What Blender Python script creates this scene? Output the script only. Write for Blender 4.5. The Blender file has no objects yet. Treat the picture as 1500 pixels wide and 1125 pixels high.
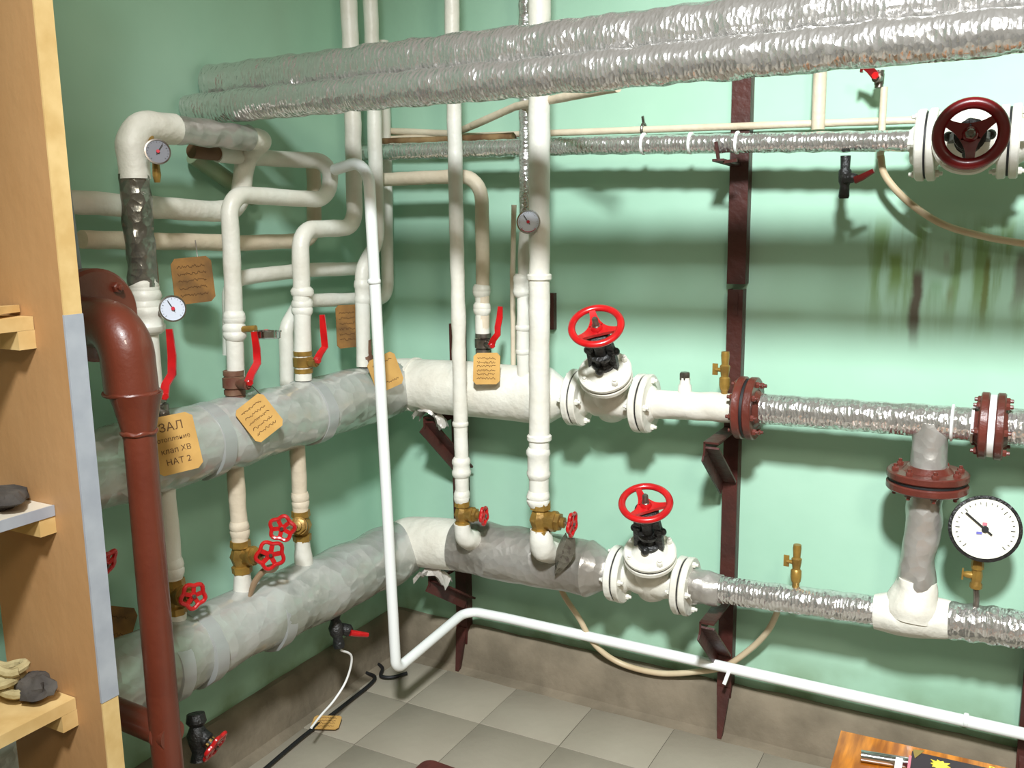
import bpy, math, random
from mathutils import Vector, Matrix, noise
random.seed(7)
S = bpy.context.scene
COL = S.collection
V = Vector
PI = math.pi

# ------------------------------------------------------------------ camera, world, lights, exposure
CAM = V((1.878, -2.527, 1.5)); FPX = 1352.35
YAW, PITCH, ROLL = -0.50177, 0.174265, -0.013596
fw = V((math.sin(YAW)*math.cos(PITCH), math.cos(YAW)*math.cos(PITCH), -math.sin(PITCH)))
r0 = V((math.cos(YAW), -math.sin(YAW), 0)); u0 = r0.cross(fw)
rt = r0*math.cos(ROLL) + u0*math.sin(ROLL); up = -r0*math.sin(ROLL) + u0*math.cos(ROLL)
cd = bpy.data.cameras.new('camera'); cam = bpy.data.objects.new('camera', cd); COL.objects.link(cam)
cam.matrix_world = Matrix(((rt.x, up.x, -fw.x, CAM.x), (rt.y, up.y, -fw.y, CAM.y), (rt.z, up.z, -fw.z, CAM.z), (0, 0, 0, 1)))
cd.sensor_width = 36.0; cd.lens = FPX/1500*36.0; cd.clip_start = 0.02
S.camera = cam

W = bpy.data.worlds.new('world'); S.world = W; W.use_nodes = True
W.node_tree.nodes['Background'].inputs[0].default_value = (1.0, 0.84, 0.56, 1)
W.node_tree.nodes['Background'].inputs[1].default_value = 0.185

def area(name, loc, tgt, size, power, color, size_y=None):
    l = bpy.data.lights.new(name, 'AREA'); l.energy = power; l.color = color; l.size = size
    if size_y: l.shape = 'RECTANGLE'; l.size_y = size_y
    o = bpy.data.objects.new(name, l); COL.objects.link(o); o.location = loc
    o.rotation_euler = (V(tgt)-V(loc)).to_track_quat('-Z', 'Y').to_euler()
    return o
sl = bpy.data.lights.new('shaded_ceiling_lamp', 'SPOT'); sl.energy = 960; sl.color = (0.93, 0.98, 1.0); sl.shadow_soft_size = 0.16
sl.spot_size = math.radians(80); sl.spot_blend = 1.0
so = bpy.data.objects.new('shaded_ceiling_lamp', sl); COL.objects.link(so); so.location = (2.05, -2.95, 3.25)
so.rotation_euler = (V((1.62, 0, 0.30))-so.location).to_track_quat('-Z', 'Y').to_euler()
area('fill_light', (3.0, -3.3, 2.9), (1.0, 0, 0.5), 0.45, 30, (1.0, 0.92, 0.76))  # soft fill light, added to lift the shaded parts

S.view_settings.view_transform = 'Standard'; S.view_settings.look = 'None'
S.view_settings.exposure = 0.0; S.view_settings.gamma = 1.0; S.view_settings.use_curve_mapping = False

# ------------------------------------------------------------------ pixel -> point on a plane
AX = {'x': 0, 'y': 1, 'z': 2}
def on(ax, val, px, py):
    d = fw + rt*((px-750)/FPX) - up*((py-562.5)/FPX)
    i = AX[ax]; t = (val-CAM[i])/d[i]
    return CAM + d*t
def bw(px, py, y=-0.17): return on('y', y, px, py)
def lw(px, py, x=0.18): return on('x', x, px, py)

# ------------------------------------------------------------------ materials
def lin(c):
    return tuple(((v/255)/12.92 if v/255 <= 0.04045 else ((v/255+0.055)/1.055)**2.4) for v in c)
MATS = {}
def mat(name, c, rough=0.5, metal=0.0, c2=None, nscale=8, bump=0.0, bscale=40, dist=0.01, coat=0, mixlo=.35, mixhi=.65, stretch=None, rough2=None, spec=None):
    if name in MATS: return MATS[name]
    m = bpy.data.materials.new(name); m.use_nodes = True; nt = m.node_tree; N = nt.nodes; L = nt.links
    b = N['Principled BSDF']; b.inputs['Base Color'].default_value = (*lin(c), 1)
    b.inputs['Roughness'].default_value = rough; b.inputs['Metallic'].default_value = metal
    if coat: b.inputs['Coat Weight'].default_value = coat
    if spec is not None: b.inputs['Specular IOR Level'].default_value = spec
    tc = N.new('ShaderNodeTexCoord'); mp = N.new('ShaderNodeMapping'); L.new(tc.outputs['Object'], mp.inputs[0])
    if stretch: mp.inputs['Scale'].default_value = stretch
    if c2:
        n = N.new('ShaderNodeTexNoise'); n.inputs['Scale'].default_value = nscale; n.inputs['Detail'].default_value = 6; L.new(mp.outputs[0], n.inputs['Vector'])
        r = N.new('ShaderNodeValToRGB'); r.color_ramp.elements[0].position = mixlo; r.color_ramp.elements[1].position = mixhi
        r.color_ramp.elements[0].color = (*lin(c), 1); r.color_ramp.elements[1].color = (*lin(c2), 1)
        L.new(n.outputs['Fac'], r.inputs[0]); L.new(r.outputs[0], b.inputs['Base Color'])
        if rough2 is not None:
            q = N.new('ShaderNodeMapRange'); q.inputs['From Min'].default_value = mixlo; q.inputs['From Max'].default_value = mixhi
            q.inputs['To Min'].default_value = rough; q.inputs['To Max'].default_value = rough2
            L.new(n.outputs['Fac'], q.inputs['Value']); L.new(q.outputs[0], b.inputs['Roughness'])
    if bump:
        n2 = N.new('ShaderNodeTexNoise'); n2.inputs['Scale'].default_value = bscale; n2.inputs['Detail'].default_value = 5; L.new(mp.outputs[0], n2.inputs['Vector'])
        bp = N.new('ShaderNodeBump'); bp.inputs['Strength'].default_value = bump; bp.inputs['Distance'].default_value = dist
        L.new(n2.outputs['Fac'], bp.inputs['Height']); L.new(bp.outputs[0], b.inputs['Normal'])
    MATS[name] = m
    return m

def foil_mat(name, c, rough, metal, wr=0.6, c2=None, bscale=55, dist=0.006, st=(1, 1, 1)):
    m = mat(name, c, rough, metal, c2=c2, nscale=5)
    nt = m.node_tree; N = nt.nodes; L = nt.links; b = N['Principled BSDF']
    tc = N.new('ShaderNodeTexCoord'); mp = N.new('ShaderNodeMapping'); mp.inputs['Scale'].default_value = st; L.new(tc.outputs['Object'], mp.inputs[0])
    v = N.new('ShaderNodeTexVoronoi'); v.inputs['Scale'].default_value = bscale; L.new(mp.outputs[0], v.inputs['Vector'])
    n = N.new('ShaderNodeTexNoise'); n.inputs['Scale'].default_value = bscale*.5; n.inputs['Detail'].default_value = 4; L.new(mp.outputs[0], n.inputs['Vector'])
    a = N.new('ShaderNodeMath'); a.operation = 'ADD'; L.new(v.outputs['Distance'], a.inputs[0]); L.new(n.outputs['Fac'], a.inputs[1])
    bp = N.new('ShaderNodeBump'); bp.inputs['Strength'].default_value = wr; bp.inputs['Distance'].default_value = dist
    L.new(a.outputs[0], bp.inputs['Height']); L.new(bp.outputs[0], b.inputs['Normal'])
    return m

def wall_mat(name, stains):
    m = bpy.data.materials.new(name); m.use_nodes = True; nt = m.node_tree; N = nt.nodes; L = nt.links
    b = N['Principled BSDF']; b.inputs['Roughness'].default_value = 0.5; b.inputs['Specular IOR Level'].default_value = 0.25
    tc = N.new('ShaderNodeTexCoord'); O = tc.outputs['Object']
    n = N.new('ShaderNodeTexNoise'); n.inputs['Scale'].default_value = 2.2; n.inputs['Detail'].default_value = 5; L.new(O, n.inputs['Vector'])
    r = N.new('ShaderNodeValToRGB'); r.color_ramp.elements[0].color = (*lin((158, 198, 174)), 1); r.color_ramp.elements[1].color = (*lin((171, 208, 186)), 1)
    r.color_ramp.elements[0].position = .3; r.color_ramp.elements[1].position = .7
    L.new(n.outputs['Fac'], r.inputs[0]); col = r.outputs[0]
    def M(op, a, bb=None, cl=False):
        q = N.new('ShaderNodeMath'); q.operation = op; q.use_clamp = cl
        for i, x in enumerate((a, bb)):
            if x is None: continue
            if isinstance(x, (int, float)): q.inputs[i].default_value = x
            else: L.new(x, q.inputs[i])
        return q.outputs[0]
    def MR(x, a, bb, c=0, d=1):
        q = N.new('ShaderNodeMapRange'); q.interpolation_type = 'SMOOTHSTEP'
        for i, vv in enumerate((a, bb, c, d)): q.inputs[i+1].default_value = vv
        L.new(x, q.inputs[0]); return q.outputs[0]
    def mix(f, c1, c2):
        q = N.new('ShaderNodeMix'); q.data_type = 'RGBA'; L.new(f, q.inputs[0]); L.new(c1, q.inputs[6]); q.inputs[7].default_value = (*lin(c2), 1)
        return q.outputs[2]
    sp = N.new('ShaderNodeSeparateXYZ'); L.new(O, sp.inputs[0])
    # grubby band at the foot of the wall
    n3 = N.new('ShaderNodeTexNoise'); n3.inputs['Scale'].default_value = 6; n3.inputs['Detail'].default_value = 6; L.new(O, n3.inputs['Vector'])
    foot = M('MULTIPLY', MR(sp.outputs['Z'], 0.36, 0.12), MR(n3.outputs['Fac'], .35, .7, .25, .9))
    col = mix(foot, col, (104, 124, 84))
    if stains:
        mp = N.new('ShaderNodeMapping'); mp.inputs['Scale'].default_value = (13, 1, 1.6); L.new(O, mp.inputs[0])
        n2 = N.new('ShaderNodeTexNoise'); n2.inputs['Scale'].default_value = 1.6; n2.inputs['Detail'].default_value = 4; L.new(mp.outputs[0], n2.inputs['Vector'])
        mask = M('MULTIPLY', MR(sp.outputs['X'], 1.50, 1.57), M('MULTIPLY', MR(sp.outputs['Z'], 1.16, 1.36), MR(sp.outputs['Z'], 1.52, 1.44)))
        col = mix(M('MULTIPLY', M('MULTIPLY', MR(n2.outputs['Fac'], .42, .60), mask), .8), col, (112, 142, 74))
        # damp olive tide mark across the top of the stain
        for (cx, w, z0, z1, c, k) in ((1.655, .020, 1.15, 1.385, (92, 80, 70), .95), (1.60, .026, 1.26, 1.43, (112, 140, 62), .85), (1.672, .009, 1.38, 1.44, (110, 92, 66), .8), (1.72, .010, 1.35, 1.425, (134, 98, 88), .85),
                                      (1.735, .014, 1.24, 1.34, (128, 132, 100), .6), (1.70, .022, 1.26, 1.36, (116, 164, 110), .6), (1.81, .010, 1.20, 1.42, (108, 118, 66), .8), (1.88, .020, 1.24, 1.43, (104, 96, 84), .75)):
            wob = M('ADD', sp.outputs['X'], M('MULTIPLY', M('SUBTRACT', n3.outputs['Fac'], .5), .05))
            f = M('MULTIPLY', MR(M('ABSOLUTE', M('SUBTRACT', wob, cx)), w, w*.25), M('MULTIPLY', MR(sp.outputs['Z'], z0, z0+.1), MR(sp.outputs['Z'], z1, z1-.04)))
            col = mix(M('MULTIPLY', f, k), col, c)
    L.new(col, b.inputs['Base Color'])
    bp = N.new('ShaderNodeBump'); bp.inputs['Strength'].default_value = .25; bp.inputs['Distance'].default_value = .01
    L.new(n3.outputs['Fac'], bp.inputs['Height']); L.new(bp.outputs[0], b.inputs['Normal'])
    return m

WALLB = wall_mat('mint_paint_back', True); WALLL = wall_mat('mint_paint_left', False)
white = mat('white_oil_paint', (226, 224, 215), .42, c2=(212, 207, 194), nscale=7, bump=.35, bscale=45, dist=.006)
white2 = mat('white_lagging', (226, 223, 212), .55, c2=(212, 207, 194), nscale=9, bump=.5, bscale=28, dist=.01)
flesh = mat('old_cream_paint', (218, 204, 182), .5, c2=(200, 184, 160), nscale=7, bump=.3, bscale=40)
plastic = mat('white_plastic', (238, 240, 238), .3)
foil = foil_mat('bright_foil', (220, 218, 216), .2, .85, .8, bscale=125, dist=.003, st=(1, .5, .5))
foilz = foil_mat('bright_foil_upright', (220, 218, 216), .2, .85, .8, bscale=125, dist=.003, st=(.5, .5, 1))
foil2 = foil_mat('dull_foil', (198, 195, 190), .36, .6, .45, c2=(160, 154, 146), bscale=40)
film = foil_mat('film_over_foil', (162, 166, 154), .22, .35, .42, c2=(196, 196, 192), bscale=22, dist=.010)
dfoil = foil_mat('dark_foil', (150, 147, 138), .26, .8, .7, c2=(110, 106, 96), bscale=45)
brown = mat('brown_enamel', (108, 50, 34), .38, c2=(96, 42, 28), nscale=6, bump=.12, bscale=60, coat=.3)
brownb = mat('brown_flange_paint', (104, 46, 36), .38, c2=(82, 38, 30), nscale=14, bump=.25, bscale=60, coat=.2)
strutm = mat('dark_brown_paint', (76, 36, 30), .45, c2=(58, 30, 26), nscale=10, bump=.25, bscale=50)
red = mat('red_enamel', (196, 20, 24), .28, coat=.4, c2=(170, 14, 20), nscale=30)
dred = mat('red_enamel_shaded', (118, 10, 18), .3, coat=.4)  # darker red enamel: the back-lit wheel's shade is put into the colour
black = mat('black_cast_iron', (24, 25, 26), .42, bump=.5, bscale=90, c2=(38, 36, 34), nscale=20)
rubber = mat('black_rubber', (22, 22, 24), .5)
brass = mat('aged_brass', (172, 136, 64), .38, .45, c2=(132, 102, 50), nscale=25, bump=.2)
steel = mat('bare_steel', (150, 145, 138), .35, .9, c2=(100, 88, 78), nscale=30)
chrome = mat('chrome', (200, 204, 206), .12, 1.0)
dialw = mat('dial_white', (232, 230, 214), .4)
dialb = mat('dial_pale_blue', (206, 212, 226), .35)
ink = mat('ink', (26, 26, 28), .6)
inkr = mat('dial_red', (196, 30, 50), .5)
card = mat('tan_cardboard', (206, 162, 92), .8, c2=(188, 144, 78), nscale=14)
card2 = mat('brown_cardboard', (156, 112, 58), .8, c2=(112, 80, 44), nscale=18)
pencil = mat('pencil_marks', (96, 66, 36), .8)
ply = mat('plywood_face', (186, 144, 100), .5, c2=(162, 116, 70), nscale=3.2, bump=.1, bscale=60, stretch=(1, 1, .45), mixlo=.3, mixhi=.75)
plyedge = mat('plywood_edge', (222, 190, 132), .6, c2=(204, 168, 108), nscale=20)
tape = mat('grey_tape', (172, 176, 184), .4, c2=(156, 160, 170), nscale=16)
cement = mat('cement_render', (128, 116, 98), .85, c2=(104, 94, 78), nscale=7, bump=.5, bscale=22, dist=.01)
tile = mat('grey_floor_tile', (156, 148, 133), .45, c2=(147, 139, 124), nscale=4.5, bump=.12, bscale=30, mixlo=.3, mixhi=.75)
grout = mat('grout', (132, 126, 112), .9, c2=(112, 106, 94), nscale=12, bump=.4)
hosem = mat('beige_hose', (206, 190, 160), .45, c2=(176, 146, 110), nscale=5)
orange = mat('orange_wood', (210, 128, 30), .3, c2=(146, 80, 14), nscale=5, stretch=(9, 1.0, 1), coat=.4, mixlo=.4, mixhi=.6)
packet = mat('black_packet', (46, 38, 46), .35)
yellow = mat('yellow_print', (240, 208, 40), .5, c2=(250, 226, 90), nscale=30)
olive = mat('olive_print', (138, 118, 60), .5)
paperw = mat('white_paper', (240, 238, 236), .7)
pink = mat('pink_paper', (206, 120, 134), .7)
graym = mat('grey_plastic', (128, 134, 140), .4)
matb = mat('maroon_rubber', (92, 42, 34), .7, c2=(74, 34, 28), nscale=20, bump=.3)
glove = mat('grey_glove_fabric', (86, 80, 74), .9, c2=(54, 50, 48), nscale=18, bump=.6)
rope = mat('pale_rope', (196, 182, 138), .8, c2=(150, 134, 92), nscale=22, bump=.5)
greenp = mat('green_painted_pipe', (128, 156, 124), .4, c2=(150, 150, 120), nscale=8)

# ------------------------------------------------------------------ mesh building
class MB:
    def __init__(s): s.v = []; s.f = []; s.flat = set()
    def add(s, vs, fs, flat=False):
        b = len(s.v); s.v += [V(x) for x in vs]
        for f in fs:
            if flat: s.flat.add(len(s.f))
            s.f.append(tuple(i+b for i in f))
        return s
    def box(s, c, h, M=None):
        vs = [V((x, y, z)) for x in (-h[0], h[0]) for y in (-h[1], h[1]) for z in (-h[2], h[2])]
        M = M or Matrix.Identity(3)
        return s.add([V(c)+M@v for v in vs], [(0,1,3,2),(4,6,7,5),(0,4,5,1),(2,3,7,6),(0,2,6,4),(1,5,7,3)], True)
    def bar(s, a, b, w, t, side=None):
        """box from a to b, width w along side, thickness t"""
        a = V(a); b = V(b); d = (b-a); l = d.length; d.normalize()
        sd = V(side) if side else (V((0,0,1)) if abs(d.z) < .9 else V((1,0,0)))
        sd = (sd - d*sd.dot(d)).normalized(); n = d.cross(sd)
        M = Matrix((d, sd, n)).transposed()
        return s.box((a+b)/2, (l/2, w/2, t/2), M)
    def lathe(s, o, d, prof, n=24, closed=True, lump=0, flat=False):
        """prof: list of (height along d, radius)"""
        o = V(o); d = V(d).normalized(); a = d.orthogonal().normalized(); b = d.cross(a)
        vs = []; fs = []
        for (h, r) in prof:
            for i in range(n):
                t = 2*PI*i/n; dd = a*math.cos(t)+b*math.sin(t); p = o+d*h+dd*r
                if lump: p = p + dd*lump*noise.noise(p*28)
                vs.append(p)
        for j in range(len(prof)-1):
            for i in range(n):
                k = (i+1) % n; fs.append((j*n+i, j*n+k, (j+1)*n+k, (j+1)*n+i))
        if closed:
            fs.append(tuple(range(n))[::-1]); fs.append(tuple((len(prof)-1)*n+i for i in range(n)))
        return s.add(vs, fs, flat)
    def disc(s, o, d, r, h, n=28, bev=.0015, lump=0):
        b = min(bev, h*.3)
        return s.lathe(V(o)-V(d).normalized()*h/2, d, [(0, r-b), (b, r), (h-b, r), (h, r-b)], n, lump=lump)
    def hexa(s, o, d, r, h): return s.lathe(o, d, [(0, r), (h*.85, r), (h, r*.8)], 6, flat=True)
    def ball(s, o, r, n=12, sc=(1,1,1)):
        prof = [(-r*math.cos(PI*i/8), max(r*math.sin(PI*i/8), r*.02)) for i in range(9)]
        m = MB().lathe((0,0,0), (0,0,1), prof, n)
        return s.add([V(o)+V((v.x*sc[0], v.y*sc[1], v.z*sc[2])) for v in m.v], m.f)
    def sweep(s, pts, rad, n=16, cap=True, lump=0, lscale=20, sq=1.0):
        pts = [V(p) for p in pts]
        if not callable(rad):
            rr = rad; rad = lambda t: rr
        L = [0]
        for i in range(1, len(pts)): L.append(L[-1]+(pts[i]-pts[i-1]).length)
        T = []
        for i in range(len(pts)):
            a = pts[max(i-1, 0)]; b = pts[min(i+1, len(pts)-1)]; T.append((b-a).normalized())
        nrm = T[0].orthogonal().normalized(); vs = []; fs = []
        for i, p in enumerate(pts):
            nrm = (nrm - T[i]*nrm.dot(T[i])).normalized(); bn = T[i].cross(nrm); r = rad(L[i])
            for k in range(n):
                t = 2*PI*k/n; d = nrm*math.cos(t)+bn*math.sin(t)*sq; q = p+d*r
                if lump: q = q + d*lump*noise.noise(q*lscale)
                vs.append(q)
        for j in range(len(pts)-1):
            for k in range(n):
                l = (k+1) % n; fs.append((j*n+k, j*n+l, (j+1)*n+l, (j+1)*n+k))
        if cap:
            fs.append(tuple(range(n))[::-1]); fs.append(tuple((len(pts)-1)*n+k for k in range(n)))
        return s.add(vs, fs)
    def torus(s, c, d, R, r, n=40, m=10, sq=1.0):
        c = V(c); d = V(d).normalized(); a = d.orthogonal().normalized(); b = d.cross(a); vs = []; fs = []
        for i in range(n):
            t = 2*PI*i/n; e = a*math.cos(t)+b*math.sin(t)
            for k in range(m):
                u = 2*PI*k/m; vs.append(c+e*(R+r*math.cos(u))+d*r*sq*math.sin(u))
        for i in range(n):
            for k in range(m):
                j = (i+1) % n; l = (k+1) % m; fs.append((i*m+k, j*m+k, j*m+l, i*m+l))
        return s.add(vs, fs)
    def mesh(s, name, m, off=V((0,0,0))):
        me = bpy.data.meshes.new(name); me.from_pydata([tuple(v-off) for v in s.v], [], s.f); me.materials.append(m)
        me.polygons.foreach_set('use_smooth', [i not in s.flat and len(f) < 5 for i, f in enumerate(s.f)])
        me.update()
        import bmesh
        bm = bmesh.new(); bm.from_mesh(me); bmesh.ops.recalc_face_normals(bm, faces=bm.faces); bm.to_mesh(me); bm.free()
        me.set_sharp_from_angle(angle=math.radians(42))
        return me

def path(pts, fil=0.06, step=0.02, arc=8):
    """polyline with rounded corners, resampled"""
    pts = [V(p) for p in pts]; out = [pts[0]]
    for i in range(1, len(pts)-1):
        a, b, c = pts[i-1], pts[i], pts[i+1]; d1 = (a-b); d2 = (c-b); f = fil[i-1] if isinstance(fil, (list, tuple)) else fil
        f = min(f, d1.length*.49, d2.length*.49); d1.normalize(); d2.normalize()
        p1 = b+d1*f; p2 = b+d2*f
        ang = d1.angle(d2) if f > 1e-5 else PI
        if PI-ang < .05: out.append(b); continue
        R = f*math.tan(ang/2); bis = (d1+d2).normalized(); cen = b+bis*math.sqrt(f*f+R*R)
        v1 = p1-cen; v2 = p2-cen; th = v1.angle(v2)
        for k in range(arc+1):
            t = k/arc
            out.append(cen + (v1*math.sin((1-t)*th)+v2*math.sin(t*th))/math.sin(th))
    out.append(pts[-1]); res = [out[0]]
    for i in range(1, len(out)):
        l = (out[i]-out[i-1]).length; n = max(1, int(l/step)) if step else 1
        for k in range(1, n+1): res.append(out[i-1].lerp(out[i], k/n))
    # drop duplicates
    o2 = [res[0]]
    for p in res[1:]:
        if (p-o2[-1]).length > 1e-4: o2.append(p)
    return o2
def curve(pts, n=10):
    """Catmull-Rom through points"""
    P = [V(p) for p in pts]; P = [P[0]*2-P[1]] + P + [P[-1]*2-P[-2]]; out = []
    for i in range(1, len(P)-2):
        for k in range(n):
            t = k/n; a, b, c, d = P[i-1], P[i], P[i+1], P[i+2]
            out.append(.5*((2*b)+(c-a)*t+(2*a-5*b+4*c-d)*t*t+(3*b-a-3*c+d)*t**3))
    out.append(P[-2]); return out

def thing(name, label, cat, loc, group=None):
    o = bpy.data.objects.new(name, None); COL.objects.link(o); o.location = loc; o.empty_display_size = .05
    o['label'] = label; o['category'] = cat
    if group: o['group'] = group
    return o
def root_of(o):
    while o.parent: o = o.parent
    return o
def part(name, mb, m, parent=None, label=None):
    off = V(root_of(parent).location) if parent else V((0,0,0))
    o = bpy.data.objects.new(name, mb.mesh(name, m, off)); COL.objects.link(o)
    if parent: o.parent = parent
    if label: o['label'] = label
    return o
def single(name, mb, m, label, cat, group=None):
    c = sum(mb.v, V((0,0,0)))/len(mb.v); zmin = min(v.z for v in mb.v); c.z = zmin
    o = bpy.data.objects.new(name, mb.mesh(name, m, c)); COL.objects.link(o); o.location = c
    o['label'] = label; o['category'] = cat
    if group: o['group'] = group
    return o
def struct(name, mb, m, parent=None):
    o = part(name, mb, m, parent)
    if not parent: o['kind'] = 'structure'
    return o
def inst(name, me, parent, pos, d=(0,0,1), label=None):
    o = bpy.data.objects.new(name, me); COL.objects.link(o); o.parent = parent
    o.location = V(pos)-V(root_of(parent).location); o.rotation_euler = V(d).to_track_quat('Z', 'Y').to_euler()
    if label: o['label'] = label
    return o
def text_mesh(txt, size):
    c = bpy.data.curves.new('t', 'FONT'); c.body = txt; c.size = size; c.extrude = .0003; c.align_x = 'CENTER'; c.align_y = 'CENTER'; c.space_line = .9
    o = bpy.data.objects.new('t', c); COL.objects.link(o)
    dg = bpy.context.evaluated_depsgraph_get(); me = bpy.data.meshes.new_from_object(o.evaluated_get(dg))
    bpy.data.objects.remove(o); bpy.data.curves.remove(c)
    return me

# ------------------------------------------------------------------ the room
wb = MB().box((1.6, .05, 1.3), (1.7, .05, 1.5)); struct('wall_back', wb, WALLB)
wl = MB().box((-.05, -1.55, 1.3), (.05, 1.65, 1.5)); struct('wall_left', wl, WALLL)
fl = struct('floor', MB().box((1.6, -1.7, -.06), (1.8, 1.8, .056)), grout)
TS = .267; tm = {}
def tile_mesh(seed):
    h = TS/2-.0009; m = MB(); b = .0015
    vs = [(-h,-h,0),(h,-h,0),(h,h,0),(-h,h,0),(-h,-h,.004),(h,-h,.004),(h,h,.004),(-h,h,.004),(-h+b,-h+b,.0052),(h-b,-h+b,.0052),(h-b,h-b,.0052),(-h+b,h-b,.0052)]
    fs = [(0,1,5,4),(1,2,6,5),(2,3,7,6),(3,0,4,7),(4,5,9,8),(5,6,10,9),(6,7,11,10),(7,4,8,11),(8,9,10,11)]
    m.add(vs, fs, True); return m.mesh('tile', tile)
tmesh = tile_mesh(0)
for i in range(12):
    for j in range(6):
        x = .04+(i+.5)*TS-.037+.0; y = -.05-(j+.5)*TS
        o = bpy.data.objects.new('tile', tmesh); COL.objects.link(o); o.parent = fl
        o.location = (x, y, -.0042+random.uniform(-.0004, .0006)); o.rotation_euler = (random.uniform(-.002, .002), random.uniform(-.002, .002), random.choice((0, PI/2, PI, -PI/2)))
def plinth(along, L0, L1, n=70):
    m = MB(); prof = [(0, .15), (.012, .148), (.026, .13), (.036, .06), (.045, .012), (.075, .001), (.075, -.005)]
    vs = []; fs = []
    for i in range(n+1):
        t = L0+(L1-L0)*i/n
        for (d, z) in prof:
            k = .006*noise.noise(V((t*9, d*30, z*20)))
            d2 = d+(k+.004 if d > 0 else 0); z2 = z+(k if z > .02 else 0)
            vs.append((t, -d2, z2) if along == 'x' else (d2, t, z2))
    q = len(prof)
    for i in range(n):
        for j in range(q-1): fs.append((i*q+j, i*q+j+1, (i+1)*q+j+1, (i+1)*q+j))
    return m.add(vs, fs)
struct('baseboard_back', plinth('x', 0, 3.2), cement)
struct('baseboard_left', plinth('y', -2.9, 0), cement)

# ------------------------------------------------------------------ struts and brackets
def strut(x, z0, z1, label, w=.042, pieces=None, arms=(), foot=True, group=None):
    r = thing('support_strut', label, 'strut', (x, 0, z0), group)
    for (a, b, ww, dx) in (pieces or [(z0, z1, w, 0)]):
        m = MB()
        m.box((x+dx, -.034, (a+b)/2), (ww/2, .003, (b-a)/2))
        for s in (-1, 1): m.box((x+dx+s*(ww/2-.002), -.0165, (a+b)/2), (.002, .0165, (b-a)/2))
        part('channel', m, strutm, r)
    for (z, ln, drop, dx) in arms:
        m = MB(); m.bar((x, -.03, z), (x, -.03-ln, z), .04, .005, (1, 0, 0)); m.box((x-.018, -.03-ln/2, z-.018), (.0025, ln/2, .018))
        part('bracket_arm', m, strutm, r)
        m = MB(); m.bar((x, -.045-ln*.9, z-.014), (x+dx, -.045, z-drop), .04, .006, (1, 0, 0)); m.bar((x-.02, -.045-ln*.9, z-.03), (x-.02+dx, -.045, z-drop-.018), .046, .005, (0, 0, 1))
        part('brace', m, strutm, r)
    if foot:
        m = MB(); m.add([(x-.02, -.04, .15), (x+.02, -.04, .15), (x+.006, -.075, .005), (x-.006, -.075, .005), (x-.02, -.03, .15), (x+.02, -.03, .15), (x+.006, -.06, .002), (x-.006, -.06, .002)],
                       [(0,1,2,3),(4,7,6,5),(0,4,5,1),(1,5,6,2),(2,6,7,3),(3,7,4,0)], True)
        part('foot_wedge', m, strutm, r)
    return r
xa = 1.206
ra = strut(xa, .10, 2.4, 'tall dark brown steel strut on the back wall behind the brown flanges', pieces=[(.12, 1.31, .042, 0), (1.325, 2.45, .05, .001)],
      arms=[(.925, .2, .15, 0), (.425, .2, .17, 0)])
m = MB(); m.bar((xa+.004, -.036, 1.30), (xa+.004, -.036, 1.24), .008, .006, (1,0,0)); part('weld', m, strutm, ra)
# hook straps carrying the upper foil pipe
m = MB(); m.bar((xa-.01, -.04, 1.64), (xa-.012, -.19, 1.645), .03, .006, (1,0,0)); m.bar((xa-.012, -.185, 1.645), (xa-.018, -.19, 1.69), .008, .006, (1,0,0)); m.bar((xa, -.18, 1.64), (xa+.035, -.185, 1.643), .008, .006, (0,0,1))
part('pipe_rest', m, strutm, ra)
xb = .305
rb = strut(xb, .06, 1.18, 'short dark brown steel strut in the corner, behind the thin white riser', arms=[(.905, .17, .19, .045), (.385, .17, .12, .045)])
strut(1.985, .06, 1.0, 'dark brown steel strut at the right edge, crossed by the white plastic pipe', w=.05)
m = MB(); m.bar((.636, -.012, 1.175), (.636, -.012, 1.285), .03, .02, (1,0,0)); single('wall_bracket', m, strutm, 'small dark brown steel bracket on the wall behind the thicker white riser', 'bracket')

def crumple(c, a, b, seed, label):
    """crumpled foil sheet hanging over an arm"""
    m = MB(); n = 9; vs = []; fs = []
    c = V(c); a = V(a); b = V(b); nn = a.cross(b).normalized()
    for i in range(n):
        for j in range(n):
            u = i/(n-1)-.5; v = j/(n-1)-.5; k = noise.noise(V((u*4+seed, v*4, seed)))
            p = c+a*u+b*v+nn*.03*k; p.z -= .06*max(0, abs(u)-.22)*2.2
            vs.append(p)
    for i in range(n-1):
        for j in range(n-1): fs.append((i*n+j, i*n+j+1, (i+1)*n+j+1, (i+1)*n+j))
    m.add(vs, fs, True)
    m.add([v+nn*.0015 for v in vs], fs, True)
    single('foil_scrap', m, mat('pale_foil_scrap', (206, 200, 192), .35, .35, bump=.5, bscale=60), label, 'foil')
crumple(bw(630, 602, -.20)+V((0,0,.0)), (.09, .02, -.03), (.0, -.06, .01), 3.1, 'crumpled pale foil scrap under the upper white main, on the bracket arm')
crumple(bw(633, 836, -.20), (.11, .0, .0), (.0, -.06, .015), 7.7, 'crumpled pale foil scrap under the lower white bend, on the bracket arm')

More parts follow.
